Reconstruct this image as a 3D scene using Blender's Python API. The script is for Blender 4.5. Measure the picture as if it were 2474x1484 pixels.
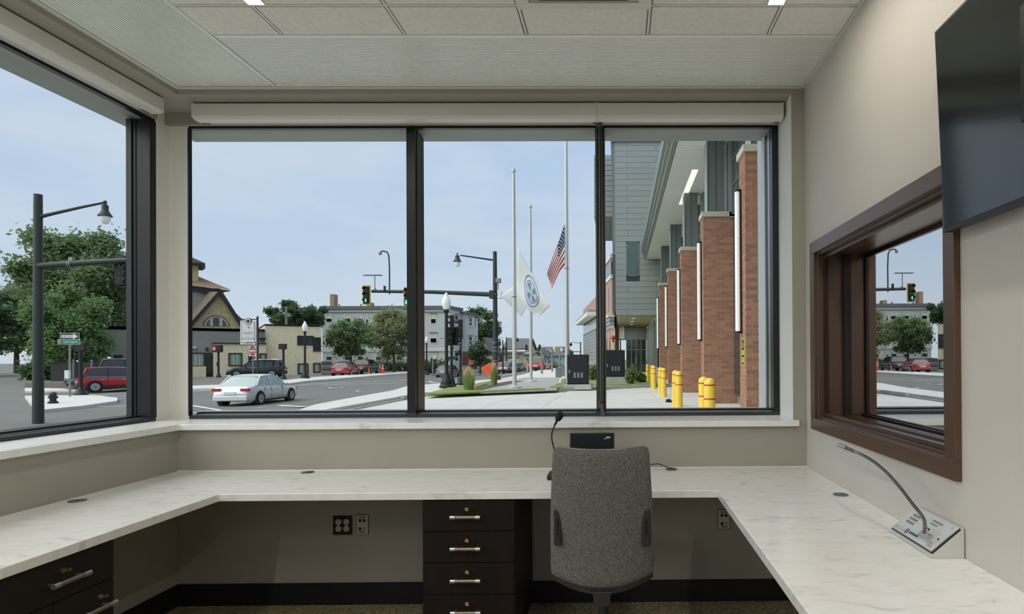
import bpy, bmesh, math, random
from mathutils import Vector, Matrix
scn = bpy.context.scene
for o in list(bpy.data.objects): bpy.data.objects.remove(o)
COL = scn.collection
PI = math.pi
# ------------------------------------------------------------------ camera
F, VP, CAM = 1450.0, (1497.0, 865.0), Vector((0, 0, 1.466))
ROT = Matrix.Rotation(-.0096, 3, 'Z') @ Matrix.Rotation(PI/2+.004, 3, 'X') @ Matrix.Rotation(-.0055, 3, 'Z')
_d = ROT.transposed() @ Vector((0, 1, 0))
CX, CY = VP[0]-F*_d.x/-_d.z, VP[1]+F*_d.y/-_d.z
cd = bpy.data.cameras.new('camera'); cam = bpy.data.objects.new('camera', cd); COL.objects.link(cam)
cam.matrix_world = Matrix.Translation(CAM) @ ROT.to_4x4()
cd.sensor_width = 36; cd.lens = F*36/2474
cd.shift_x = (1237-CX)/2474; cd.shift_y = (CY-742)/2474
cd.clip_start = .02; cd.clip_end = 2000
scn.camera = cam
# ------------------------------------------------------------------ sky, sun, exposure
w = bpy.data.worlds.new('sky'); scn.world = w; w.use_nodes = True
nt = w.node_tree; nt.nodes.clear()
def N(t, k, **kw):
    n = t.nodes.new(k)
    for a, b in kw.items(): setattr(n, a, b)
    return n
def lin(c):
    r = [(x/255/12.92 if x/255 <= .04045 else ((x/255+.055)/1.055)**2.4) for x in c]
    return (r[0], r[1], r[2], 1)
tc = N(nt, 'ShaderNodeTexCoord'); sx = N(nt, 'ShaderNodeSeparateXYZ'); nt.links.new(tc.outputs['Generated'], sx.inputs[0])
rp = N(nt, 'ShaderNodeValToRGB'); nt.links.new(sx.outputs['Z'], rp.inputs[0])
e = rp.color_ramp.elements
e[0].position = 0; e[0].color = lin((206, 216, 229)); e[1].position = .55; e[1].color = lin((172, 196, 232))
e.new(.12).color = lin((196, 212, 234)); e.new(.3).color = lin((186, 206, 235))
mp = N(nt, 'ShaderNodeMapping'); mp.inputs['Scale'].default_value = (1, 1, 3.2)
nt.links.new(tc.outputs['Generated'], mp.inputs[0])
nz = N(nt, 'ShaderNodeTexNoise'); nz.inputs['Scale'].default_value = 2.6; nz.inputs['Detail'].default_value = 5; nz.inputs['Roughness'].default_value = .55
nz.inputs['Distortion'].default_value = .3
nt.links.new(mp.outputs[0], nz.inputs[0])
cr = N(nt, 'ShaderNodeValToRGB'); nt.links.new(nz.outputs['Fac'], cr.inputs[0])
cr.color_ramp.elements[0].position = .42; cr.color_ramp.elements[1].position = .75
cr.color_ramp.elements[1].color = (.62, .62, .62, 1)
mx = N(nt, 'ShaderNodeMixRGB'); nt.links.new(cr.outputs[0], mx.inputs[0]); nt.links.new(rp.outputs[0], mx.inputs[1])
mx.inputs[2].default_value = lin((224, 229, 237))
bg = N(nt, 'ShaderNodeBackground'); bg.inputs['Strength'].default_value = 1.0
nt.links.new(mx.outputs[0], bg.inputs[0]); wo = N(nt, 'ShaderNodeOutputWorld'); nt.links.new(bg.outputs[0], wo.inputs[0])
sd = bpy.data.lights.new('sun', 'SUN'); sd.energy = 3.0; sd.angle = math.radians(80); sd.color = (1, .93, .82)
sun = bpy.data.objects.new('sun', sd); COL.objects.link(sun)
sun.rotation_euler = Vector((.62, .30, -.72)).to_track_quat('-Z', 'Y').to_euler()
vs = scn.view_settings; vs.view_transform = 'Standard'; vs.look = 'None'; vs.exposure = 0; vs.gamma = 1; vs.use_curve_mapping = False
CEIL_LAMP = 11.0
# ------------------------------------------------------------------ pixel helpers (photo frame 2474 x 1484)
def ray(x, y): return ROT @ Vector(((x-CX)/F, -(y-CY)/F, -1))
def at(x, y, Y): r = ray(x, y); return CAM + r*(Y/r.y)
def atz(x, y, Z=0.0): r = ray(x, y); return CAM + r*((Z-CAM.z)/r.z)
def atx(x, y, X): r = ray(x, y); return CAM + r*(X/r.x)
def sstep(a, b, x): t = min(1, max(0, (x-a)/(b-a))); return t*t*(3-2*t)
def hgt(x, y):
    return -.12 - .58*sstep(-11, -17, x)*(1-.85*sstep(-18, -30, x)*sstep(40, 50, y))
def gnd(x, y, lift=0.0):
    r = ray(x, y); t = 5.0
    while t < 300:
        p = CAM + r*t
        if p.z <= hgt(p.x, p.y)+lift: return p
        t += .05
    return p
# ------------------------------------------------------------------ materials
MATS = {}
def mk(name, c, r=.6, met=0., var=0., sc=4., bump=0., bsc=40., isl=0., spec=.5, coat=0., st=(1, 1, 1)):
    m = bpy.data.materials.new(name); m.use_nodes = True; t = m.node_tree
    b = t.nodes['Principled BSDF']; L = lin(c)
    b.inputs['Base Color'].default_value = L; b.inputs['Roughness'].default_value = r; b.inputs['Metallic'].default_value = met
    b.inputs['Specular IOR Level'].default_value = spec; b.inputs['Coat Weight'].default_value = coat
    tcn = N(t, 'ShaderNodeTexCoord'); mpn = N(t, 'ShaderNodeMapping'); mpn.inputs['Scale'].default_value = st
    t.links.new(tcn.outputs['Object'], mpn.inputs[0])
    out = None
    if var:
        n = N(t, 'ShaderNodeTexNoise'); n.inputs['Scale'].default_value = sc; n.inputs['Detail'].default_value = 4
        t.links.new(mpn.outputs[0], n.inputs[0])
        x = N(t, 'ShaderNodeMixRGB'); x.inputs[1].default_value = [v*(1-var) for v in L[:3]]+[1]; x.inputs[2].default_value = [min(1, v*(1+var)) for v in L[:3]]+[1]
        q = N(t, 'ShaderNodeValToRGB'); q.color_ramp.elements[0].position = .3; q.color_ramp.elements[1].position = .7
        t.links.new(n.outputs['Fac'], q.inputs[0]); t.links.new(q.outputs[0], x.inputs[0]); out = x.outputs[0]
    if isl:
        g = N(t, 'ShaderNodeNewGeometry'); oi = N(t, 'ShaderNodeObjectInfo')
        ad = N(t, 'ShaderNodeMath', operation='ADD'); t.links.new(g.outputs['Random Per Island'], ad.inputs[0]); t.links.new(oi.outputs['Random'], ad.inputs[1])
        fr = N(t, 'ShaderNodeMath', operation='FRACT'); t.links.new(ad.outputs[0], fr.inputs[0])
        ma = N(t, 'ShaderNodeMapRange'); ma.inputs['To Min'].default_value = 1-isl; ma.inputs['To Max'].default_value = 1+isl
        t.links.new(fr.outputs[0], ma.inputs[0])
        x = N(t, 'ShaderNodeVectorMath', operation='SCALE'); t.links.new(ma.outputs[0], x.inputs['Scale'])
        if out: t.links.new(out, x.inputs[0])
        else: x.inputs[0].default_value = L[:3]
        out = x.outputs[0]
    if out: t.links.new(out, b.inputs['Base Color'])
    if bump:
        n = N(t, 'ShaderNodeTexNoise'); n.inputs['Scale'].default_value = bsc; n.inputs['Detail'].default_value = 3
        t.links.new(mpn.outputs[0], n.inputs[0]); bp = N(t, 'ShaderNodeBump'); bp.inputs['Strength'].default_value = bump; bp.inputs['Distance'].default_value = .02
        t.links.new(n.outputs['Fac'], bp.inputs['Height']); t.links.new(bp.outputs[0], b.inputs['Normal'])
    MATS[name] = m; return m
def emit(name, c, s, base=None):
    m = mk(name, base or c, .5); b = m.node_tree.nodes['Principled BSDF']
    b.inputs['Emission Color'].default_value = lin(c); b.inputs['Emission Strength'].default_value = s; return m
def glass(name, ior=1.5, tint=(255, 255, 255), rough=0.0):
    m = bpy.data.materials.new(name); m.use_nodes = True; t = m.node_tree; t.nodes.clear()
    fr = N(t, 'ShaderNodeFresnel'); fr.inputs[0].default_value = ior
    a = N(t, 'ShaderNodeBsdfTransparent'); a.inputs[0].default_value = lin(tint)
    g = N(t, 'ShaderNodeBsdfGlossy'); g.inputs['Roughness'].default_value = rough
    x = N(t, 'ShaderNodeMixShader'); t.links.new(fr.outputs[0], x.inputs[0]); t.links.new(a.outputs[0], x.inputs[1]); t.links.new(g.outputs[0], x.inputs[2])
    o = N(t, 'ShaderNodeOutputMaterial'); t.links.new(x.outputs[0], o.inputs[0]); MATS[name] = m; return m
def leafmat(name, c, isl=.4):
    m = mk(name, c, .6, isl=isl, spec=.2); t = m.node_tree; b = t.nodes['Principled BSDF']
    o = [n for n in t.nodes if n.type == 'OUTPUT_MATERIAL'][0]
    tr = N(t, 'ShaderNodeBsdfTranslucent'); tr.inputs[0].default_value = lin([min(255, v*1.15) for v in c])
    x = N(t, 'ShaderNodeMixShader'); x.inputs[0].default_value = .35
    t.links.new(b.outputs[0], x.inputs[1]); t.links.new(tr.outputs[0], x.inputs[2]); t.links.new(x.outputs[0], o.inputs[0]); return m
G = MATS
# ------------------------------------------------------------------ mesh builder
class MB:
    def __init__(s): s.v = []; s.f = []; s.m = []; s.s = []
    def add(s, vs_, fs, mi=0, sm=False):
        k = len(s.v); s.v += [Vector(p) for p in vs_]
        for f in fs: s.f.append([k+i for i in f]); s.m.append(mi); s.s.append(sm)
        return s
    def box(s, x0, y0, z0, x1, y1, z1, mi=0):
        return s.add([(x0,y0,z0),(x1,y0,z0),(x1,y1,z0),(x0,y1,z0),(x0,y0,z1),(x1,y0,z1),(x1,y1,z1),(x0,y1,z1)],
                     [(0,3,2,1),(4,5,6,7),(0,1,5,4),(1,2,6,5),(2,3,7,6),(3,0,4,7)], mi)
    def xbox(s, M, x0, y0, z0, x1, y1, z1, mi=0):
        k = len(s.v); s.box(x0, y0, z0, x1, y1, z1, mi)
        for i in range(k, len(s.v)): s.v[i] = M @ s.v[i]
        return s
    def bar(s, p0, p1, wd, ht, mi=0):
        p0, p1 = Vector(p0), Vector(p1); d = (p1-p0); L = d.length; d.normalize()
        u = Vector((0, 0, 1)) if abs(d.z) < .95 else Vector((0, 1, 0))
        a = d.cross(u).normalized(); b = a.cross(d)
        q = [a*(-wd/2)+b*(-ht/2), a*(wd/2)+b*(-ht/2), a*(wd/2)+b*(ht/2), a*(-wd/2)+b*(ht/2)]
        return s.add([p0+i for i in q]+[p1+i for i in q], [(0,1,2,3),(7,6,5,4),(0,4,5,1),(1,5,6,2),(2,6,7,3),(3,7,4,0)], mi)
    def cyl(s, p0, p1, r0, r1=None, n=14, mi=0, caps=True):
        p0, p1 = Vector(p0), Vector(p1); r1 = r0 if r1 is None else r1
        d = (p1-p0).normalized(); u = Vector((0, 0, 1)) if abs(d.z) < .9 else Vector((1, 0, 0))
        a = d.cross(u).normalized(); b = a.cross(d)
        vv = [p0+(a*math.cos(2*PI*i/n)+b*math.sin(2*PI*i/n))*r0 for i in range(n)]+[p1+(a*math.cos(2*PI*i/n)+b*math.sin(2*PI*i/n))*r1 for i in range(n)]
        s.add(vv, [(i, (i+1) % n, n+(i+1) % n, n+i) for i in range(n)], mi, True)
        if caps:
            k = len(s.v)-2*n; s.f += [[k+i for i in range(n)][::-1], [k+n+i for i in range(n)]]; s.m += [mi, mi]; s.s += [False, False]
        return s
    def lathe(s, prof, o=(0, 0, 0), n=18, mi=0, M=None):
        o = Vector(o); vv = []
        for r, z in prof:
            for i in range(n):
                p = Vector((r*math.cos(2*PI*i/n), r*math.sin(2*PI*i/n), z)); vv.append((M @ p if M else p)+o)
        k = len(prof); fs = [(j*n+i, j*n+(i+1) % n, (j+1)*n+(i+1) % n, (j+1)*n+i) for j in range(k-1) for i in range(n)]
        s.add(vv, fs, mi, True); b = len(s.v)-len(vv)
        s.f += [[b+i for i in range(n)][::-1], [b+(k-1)*n+i for i in range(n)]]; s.m += [mi, mi]; s.s += [False, False]
        return s
    def tube(s, pts, r, n=8, mi=0):
        pts = [Vector(p) for p in pts]; rr = r if isinstance(r, (list, tuple)) else [r]*len(pts)
        d = (pts[1]-pts[0]).normalized(); u = Vector((0, 0, 1)) if abs(d.z) < .9 else Vector((1, 0, 0))
        a = d.cross(u).normalized(); vv = []
        for i, p in enumerate(pts):
            d = (pts[min(i+1, len(pts)-1)]-pts[max(i-1, 0)]).normalized(); a = (a-d*a.dot(d)).normalized(); b = d.cross(a)
            vv += [p+(a*math.cos(2*PI*k/n)+b*math.sin(2*PI*k/n))*rr[i] for k in range(n)]
        K = len(pts); fs = [(j*n+i, j*n+(i+1) % n, (j+1)*n+(i+1) % n, (j+1)*n+i) for j in range(K-1) for i in range(n)]
        s.add(vv, fs, mi, True); b0 = len(s.v)-len(vv)
        s.f += [[b0+i for i in range(n)][::-1], [b0+(K-1)*n+i for i in range(n)]]; s.m += [mi, mi]; s.s += [False, False]
        return s
    def prism(s, poly, ax, a, b, mi=0):
        def P(p, h): return {'x': (h, p[0], p[1]), 'y': (p[0], h, p[1]), 'z': (p[0], p[1], h)}[ax]
        n = len(poly); vv = [P(p, a) for p in poly]+[P(p, b) for p in poly]
        return s.add(vv, [list(range(n))[::-1], list(range(n, 2*n))]+[(i, (i+1) % n, n+(i+1) % n, n+i) for i in range(n)], mi)
    def loft(s, rings, mi=0, caps=True, sm=True, closed=True):
        n = len(rings[0]); vv = [p for r in rings for p in r]
        fs = [(j*n+i, j*n+(i+1) % n, (j+1)*n+(i+1) % n, (j+1)*n+i) for j in range(len(rings)-1) for i in range(n if closed else n-1)]
        s.add(vv, fs, mi, sm); b = len(s.v)-len(vv); k = len(rings)
        if caps: s.f += [[b+i for i in range(n)][::-1], [b+(k-1)*n+i for i in range(n)]]; s.m += [mi, mi]; s.s += [False, False]
        return s
    def quad(s, *p, mi=0): return s.add(p, [tuple(range(len(p)))], mi)
    def ball(s, c, r, n=10, mi=0, sc=(1, 1, 1)):
        pr = [(max(.0005, r*math.sin(PI*i/n)), -r*math.cos(PI*i/n)) for i in range(n+1)]
        return s.lathe(pr, c, n+4, mi, Matrix.Diagonal(sc))
    def build(s, name, mats, parent=None, world=False, bevel=0, ang=35, off=None, kind=None, recalc=True, solid=0):
        me = bpy.data.meshes.new(name)
        o3 = Vector((0, 0, 0))
        if off is not None: o3 = Vector(off)
        elif world and parent is not None: o3 = wloc(parent)
        elif parent is None and s.v:
            xs = [p.x for p in s.v]; ys = [p.y for p in s.v]; o3 = Vector(((min(xs)+max(xs))/2, (min(ys)+max(ys))/2, min(p.z for p in s.v)))
        me.from_pydata([p-o3 for p in s.v], [], s.f)
        if not isinstance(mats, (list, tuple)): mats = [mats]
        for m in mats: me.materials.append(G[m] if isinstance(m, str) else m)
        for i, p in enumerate(me.polygons): p.material_index = s.m[i]; p.use_smooth = s.s[i]
        if recalc:
            bm = bmesh.new(); bm.from_mesh(me); bmesh.ops.recalc_face_normals(bm, faces=bm.faces); bm.to_mesh(me); bm.free()
        if any(s.s): me.set_sharp_from_angle(angle=math.radians(ang))
        ob = bpy.data.objects.new(name, me); COL.objects.link(ob)
        if parent is not None: ob.parent = parent
        else: ob.location = o3
        if bevel:
            bv = ob.modifiers.new('bevel', 'BEVEL'); bv.width = bevel; bv.segments = 2; bv.limit_method = 'ANGLE'; bv.angle_limit = .6
        if kind: ob['kind'] = kind
        return ob
def wloc(o):
    v = Vector((0, 0, 0))
    while o is not None: v = v + o.location; o = o.parent
    return v
def thing(name, label, cat, loc=(0, 0, 0), rz=0, group=None):
    o = bpy.data.objects.new(name, None); COL.objects.link(o); o.location = loc; o.rotation_euler = (0, 0, rz)
    o.empty_display_size = .1; o['label'] = label; o['category'] = cat
    if group: o['group'] = group
    return o
def tag(o, label, cat, group=None):
    o['label'] = label; o['category'] = cat
    if group: o['group'] = group
    return o
def struct(name, loc=(0, 0, 0)):
    o = bpy.data.objects.new(name, None); COL.objects.link(o); o.location = loc; o['kind'] = 'structure'; return o
def inst(me, name, parent, loc=(0, 0, 0), rot=(0, 0, 0), sc=(1, 1, 1)):
    o = bpy.data.objects.new(name, me); COL.objects.link(o); o.parent = parent; o.location = loc; o.rotation_euler = rot; o.scale = sc; return o
def copy_tree(o, parent=None):
    c = o.copy(); COL.objects.link(c); c.parent = parent
    for ch in [x for x in o.children]: copy_tree(ch, c)
    return c
def txt(s, size, mat, parent, loc, rot=(PI/2, 0, 0), name='lettering', ext=.001, align='CENTER', sx=1.0, bold=0):
    cu = bpy.data.curves.new('t', 'FONT'); cu.body = s; cu.size = size; cu.extrude = ext; cu.align_x = align; cu.align_y = 'CENTER'; cu.resolution_u = 2; cu.offset = bold
    tmp = bpy.data.objects.new('t', cu); COL.objects.link(tmp)
    dg = bpy.context.evaluated_depsgraph_get(); dg.update()
    me = bpy.data.meshes.new_from_object(tmp.evaluated_get(dg)); bpy.data.objects.remove(tmp); bpy.data.curves.remove(cu)
    me.materials.clear(); me.materials.append(G[mat]); me.name = name
    o = bpy.data.objects.new(name, me); COL.objects.link(o); o.parent = parent; o.location = loc; o.rotation_euler = rot; o.scale = (sx, 1, 1); return o
# ---- palette
mk('wall_paint_lit', (232, 231, 224), .6)  # same wall paint made paler, window light on the recess put into the colour
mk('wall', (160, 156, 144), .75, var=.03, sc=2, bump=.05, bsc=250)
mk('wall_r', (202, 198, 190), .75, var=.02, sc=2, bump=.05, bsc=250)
mk('white_paint', (216, 215, 206), .55)
mk('tile', (230, 229, 222), .9, var=.05, sc=40, bump=.15, bsc=180)
mk('tee', (232, 231, 225), .5)
mk('dark_gap', (20, 20, 18), .9)
mk('ribbed', (232, 234, 227), .35, met=.0, spec=.6)
mk('black_frame', (13, 15, 15), .35)
mk('grey_frame', (56, 62, 60), .4, met=.3)
mk('reveal', (150, 156, 150), .6)
mk('alu', (170, 174, 174), .3, met=.6)
mk('ext_white', (206, 208, 208), .5)
mk('baseboard', (14, 13, 12), .6)
mk('bronze', (104, 80, 64), .32, met=.6, spec=.7)
mk('bronze_dark', (34, 20, 15), .4, met=.1)
mk('shade_white', (212, 212, 204), .45)
mk('shade_fab', (180, 180, 172), .8, var=.06, sc=3, st=(.2, .2, 60))
mk('chain', (150, 148, 140), .3, met=.8)
mk('laminate', (24, 16, 12), .7, spec=.25, var=.3, sc=3, st=(9, 9, 1), bump=.05)
mk('laminate_side', (24, 18, 15), .55)
mk('steel', (196, 194, 186), .28, met=.9)
mk('knurl', (150, 138, 124), .4, met=.8)
mk('brass', (206, 178, 128), .3, met=.9)
mk('plastic_black', (20, 21, 20), .4)
mk('plastic_dark', (40, 41, 40), .45)
mk('rubber', (12, 12, 12), .8)
mk('screen', (22, 27, 26), .12, spec=1.0)
mk('screen_dark', (14, 16, 15), .35, spec=.3)
mk('plate_brown', (70, 50, 36), .4, met=.5)
mk('ivory', (196, 188, 172), .5)
mk('ivory_dark', (150, 144, 128), .5)
mk('print_dark', (34, 34, 34), .7)
mk('print_white', (226, 226, 226), .6)
mk('print_blue', (60, 70, 160), .6)
mk('cable_blue', (28, 28, 84), .45)
mk('grommet', (104, 106, 100), .35, met=.2)
mk('grommet_dark', (34, 35, 33), .5)
mk('intercom', (208, 209, 203), .4, met=.35, var=.04, sc=3)
mk('goose', (120, 116, 106), .3, met=.9)
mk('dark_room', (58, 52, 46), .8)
m = mk('floor', (140, 128, 104), .35, var=.0)
t = m.node_tree; b = t.nodes['Principled BSDF']; v = N(t, 'ShaderNodeTexVoronoi'); v.inputs['Scale'].default_value = 95
tcn = N(t, 'ShaderNodeTexCoord'); t.links.new(tcn.outputs['Object'], v.inputs[0])
q = N(t, 'ShaderNodeValToRGB'); q.color_ramp.elements[0].color = lin((112, 98, 72)); q.color_ramp.elements[1].color = lin((196, 182, 150))
sp = N(t, 'ShaderNodeSeparateColor'); t.links.new(v.outputs['Color'], sp.inputs[0]); t.links.new(sp.outputs[0], q.inputs[0]); t.links.new(q.outputs[0], b.inputs['Base Color'])
# marbled solid surface of the counter and sills
m = mk('marble', (236, 233, 226), .20, var=.0); t = m.node_tree; b = t.nodes['Principled BSDF']
tcn = N(t, 'ShaderNodeTexCoord'); mpn = N(t, 'ShaderNodeMapping'); mpn.inputs['Scale'].default_value = (1.1, 2.6, 1); t.links.new(tcn.outputs['Object'], mpn.inputs[0])
n1 = N(t, 'ShaderNodeTexNoise'); n1.inputs['Scale'].default_value = 5.5; n1.inputs['Detail'].default_value = 6; n1.inputs['Distortion'].default_value = 1.4
t.links.new(mpn.outputs[0], n1.inputs[0]); q = N(t, 'ShaderNodeValToRGB'); el = q.color_ramp.elements
el[0].position = .30; el[0].color = lin((212, 211, 205)); el[1].position = .62; el[1].color = lin((237, 238, 234)); el.new(.42).color = lin((232, 232, 227)); el.new(.36).color = lin((225, 225, 219))
t.links.new(n1.outputs['Fac'], q.inputs[0]); t.links.new(q.outputs[0], b.inputs['Base Color'])
m2 = m.copy(); m2.name = 'marble_gloss'; m2.node_tree.nodes['Principled BSDF'].inputs['Roughness'].default_value = .28; MATS['marble_gloss'] = m2
# woven chair cloth
m = mk('weave', (62, 62, 60), .95, spec=.1); t = m.node_tree; b = t.nodes['Principled BSDF']
tcn = N(t, 'ShaderNodeTexCoord'); cols = []
for st in ((110, 110, 900), (900, 900, 110)):
    mpn = N(t, 'ShaderNodeMapping'); mpn.inputs['Scale'].default_value = st; t.links.new(tcn.outputs['Object'], mpn.inputs[0])
    n1 = N(t, 'ShaderNodeTexNoise'); n1.inputs['Scale'].default_value = 1; n1.inputs['Detail'].default_value = 2; t.links.new(mpn.outputs[0], n1.inputs[0]); cols.append(n1)
ad = N(t, 'ShaderNodeMath', operation='ADD'); t.links.new(cols[0].outputs['Fac'], ad.inputs[0]); t.links.new(cols[1].outputs['Fac'], ad.inputs[1])
q = N(t, 'ShaderNodeValToRGB'); q.color_ramp.elements[0].position = .38; q.color_ramp.elements[1].position = .62
q.color_ramp.elements[0].color = lin((46, 46, 45)); q.color_ramp.elements[1].color = lin((140, 139, 134))
hf = N(t, 'ShaderNodeMath', operation='MULTIPLY'); hf.inputs[1].default_value = .5; t.links.new(ad.outputs[0], hf.inputs[0])
t.links.new(hf.outputs[0], q.inputs[0]); t.links.new(q.outputs[0], b.inputs['Base Color'])
glass('pane', 1.06, (248, 252, 250), .2); glass('booth_glass', 2.6, (170, 170, 166)); glass('lamp_glass', 1.3, (240, 246, 248))
emit('lamp_on', (255, 240, 222), 6.0)
# ================================================================== ROOM
XL, XR, YW, ZC = -2.648, 1.129, 3.62, 3.095
CT = .803            # counter top
fl = MB().box(-3.2, -2.7, -.15, 3.2, 4.05, 0).build('floor', 'floor'); fl['kind'] = 'structure'
wf = struct('wall_front', (-.8, YW, 0))
def wp(par, name, mat, *q): return MB().box(*q).build(name, mat, par, world=True)
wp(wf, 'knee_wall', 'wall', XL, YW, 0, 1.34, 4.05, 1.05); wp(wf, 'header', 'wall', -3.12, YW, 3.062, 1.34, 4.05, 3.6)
wp(wf, 'pier', 'wall', 1.0475, YW, 1.05, 1.34, 4.05, 3.062); wp(wf, 'jamb_lit_face', 'wall_paint_lit', 1.0465, YW+.001, 1.086, 1.0475, 3.92, 3.062)  # thin skin on the pier return carries the paler, lit wall colour
wp(wf, 'head_panel', 'wall', -2.92, 3.885, 2.985, 1.047, 4.05, 3.062); wp(wf, 'corner_post', 'wall_paint_lit', -2.96, 3.92, 1.05, -2.79, 3.945, 3.062)
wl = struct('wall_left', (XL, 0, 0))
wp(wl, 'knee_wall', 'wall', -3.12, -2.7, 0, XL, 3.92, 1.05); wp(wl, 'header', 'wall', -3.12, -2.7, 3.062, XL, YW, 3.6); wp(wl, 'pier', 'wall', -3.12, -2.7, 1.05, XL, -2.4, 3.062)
wp(wl, 'head_panel', 'wall', -3.05, -2.4, 2.985, -2.90, 3.80, 3.062); wp(wl, 'corner_post', 'wall_paint_lit', -2.975, 3.80, 1.05, -2.92, 3.92, 3.062)
OY0, OY1, OZ0, OZ1 = 2.04, 3.40, 1.118, 2.055   # booth window opening
b = MB()
b.box(XR, -2.7, 0, XR+.21, YW, OZ0).box(XR, -2.7, OZ1, XR+.21, YW, 3.6).box(XR, -2.7, OZ0, XR+.21, OY0, OZ1).box(XR, OY1, OZ0, XR+.21, YW, OZ1)
wr = b.build('wall_right', 'wall_r'); wr['kind'] = 'structure'
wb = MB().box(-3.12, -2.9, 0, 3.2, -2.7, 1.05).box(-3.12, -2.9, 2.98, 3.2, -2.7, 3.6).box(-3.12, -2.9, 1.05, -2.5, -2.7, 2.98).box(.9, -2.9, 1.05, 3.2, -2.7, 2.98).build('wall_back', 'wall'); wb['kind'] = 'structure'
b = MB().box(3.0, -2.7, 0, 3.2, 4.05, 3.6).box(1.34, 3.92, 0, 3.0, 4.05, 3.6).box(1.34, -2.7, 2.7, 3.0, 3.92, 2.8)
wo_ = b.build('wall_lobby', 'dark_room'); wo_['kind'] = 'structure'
# baseboards
b = MB().box(XL, YW-.014, 0, XR, YW, .128).build('baseboard_front', 'baseboard'); b['kind'] = 'structure'
b = MB().box(XL, -2.7, 0, XL+.014, YW-.014, .128).build('baseboard_left', 'baseboard'); b['kind'] = 'structure'
b = MB().box(XR-.014, -2.7, 0, XR, YW-.014, .128).build('baseboard_right', 'baseboard'); b['kind'] = 'structure'
# stone sills (one L-shaped shelf)
b = MB().prism([(-2.93, -2.4), (-2.93, 3.93), (1.047, 3.93), (1.047, 3.62), (1.075, 3.62), (1.075, 3.585), (-2.613, 3.585), (-2.613, -2.4)], 'z', 1.05, 1.086)
sl = b.build('trim_1', 'marble_gloss', bevel=.003); sl['kind'] = 'structure'
# ------------------------------------------------------------------ ceiling
ce = MB().box(-3.15, -2.9, 3.3, 3.2, 4.13, 3.6).build('ceiling', 'dark_gap'); ce['kind'] = 'structure'
TX = [-2.035, -1.682, -1.070, -.460, .150, .760, 1.112]
TY = [3.018, 2.768, 2.158, 1.548, .938, .328, -.282, -.892, -1.502, -2.112, -2.68]
g = .012
for i in range(len(TX)-1):
    for j in range(len(TY)-1):
        if i == 3 and j == 1: continue                        # the air unit sits here
        x0, x1, y0, y1 = TX[i]+(g if i else .002), TX[i+1]-(g if i < 5 else .001), TY[j+1]+g, TY[j]-(g if j else .002)
        MB().box(x0, y0, ZC, x1, y1, ZC+.02).build('ceiling_tile', 'tile', ce, off=wloc(ce))
for x in TX[1:-1]: MB().box(x-.0045, TY[-1], ZC, x+.0045, TY[0]-.004, ZC+.03).box(x-.014, TY[-1], ZC+.022, x+.014, TY[0], ZC+.03).build('tee_rail', 'tee', ce, off=wloc(ce))
for y in TY[1:-1]: MB().box(TX[0], y-.0045, ZC+.0005, TX[-1], y+.0045, ZC+.03).box(TX[0], y-.014, ZC+.0225, TX[-1], y+.014, ZC+.03).build('tee_rail', 'tee', ce, off=wloc(ce))
def ribs(x0, x1, y0, y1, along):
    b = MB(); p = .0158
    a0, a1 = (y0, y1) if along == 'x' else (x0, x1)
    n = int((a1-a0-.04)/p)
    def bx(a, c, z0, z1):
        if along == 'x': b.box(x0, a, z0, x1, c, z1)
        else: b.box(a, y0, z0, c, y1, z1)
    bx(a0, a0+.02, ZC, ZC+.03); bx(a1-.02, a1, ZC, ZC+.03); bx(a0+.02, a1-.02, ZC+.006, ZC+.03)
    for i in range(n): bx(a0+.022+i*p, a0+.022+i*p+.0108, ZC+.0015, ZC+.006)
    return b
ribs(-2.031, 1.112, 3.022, 3.585, 'x').build('ribbed_panel', 'ribbed', ce, off=wloc(ce))
ribs(-2.612, -2.037, -2.68, 3.585, 'y').build('ribbed_panel', 'ribbed', ce, off=wloc(ce))
b = MB().box(1.114, -2.7, ZC-.002, XR, YW, ZC+.03).box(XL, 3.59, ZC-.004, 1.114, YW, ZC+.03).box(XL, -2.7, ZC-.004, -2.616, 3.59, ZC+.03)
tr = b.build('trim_2', 'white_paint'); tr['kind'] = 'structure'
# ceiling lights: slim recessed strips
def strip_light(x, y0, y1, label):
    L = thing('strip_light', label, 'ceiling light', (x, y0, ZC-.004), group='slim strip lights in the ceiling grid')
    hw, n = .036, y1-y0
    MB().box(-hw-.007, 0, 0, -hw, n, .05).box(hw, 0, 0, hw+.007, n, .05).box(-hw, 0, 0, hw, .007, .05).box(-hw, n-.007, 0, hw, n, .05).build('trim_frame', 'white_paint', L)
    MB().box(-hw, .007, .004, hw, n-.007, .05).build('diffuser', 'lamp_on', L)
    ld = bpy.data.lights.new('strip_lamp', 'AREA'); ld.shape = 'RECTANGLE'; ld.size = 2*hw; ld.size_y = n-.02; ld.energy = CEIL_LAMP*(.5 if y0 > 1 else 1.25); ld.color = (1, .975, .94)
    lo = bpy.data.objects.new('strip_lamp', ld); COL.objects.link(lo); lo.parent = L; lo.location = (0, n/2, .002)
    return L
strip_light(-1.652, 1.56, 2.762, 'glowing slim strip light in the ceiling nearest the left ribbed panel')
strip_light(.728, 1.56, 2.762, 'glowing slim strip light in the ceiling nearest the right wall')
strip_light(-1.652, -.28, .92, 'added slim strip light behind the viewer on the left of the ceiling')  # this and the next three strips are unseen, added to brighten the room
strip_light(.728, -.28, .92, 'added slim strip light behind the viewer on the right of the ceiling')
strip_light(-1.652, -2.1, -.9, 'added slim strip light near the back wall on the left of the ceiling')
strip_light(.728, -2.1, -.9, 'added slim strip light near the back wall on the right of the ceiling')
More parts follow.
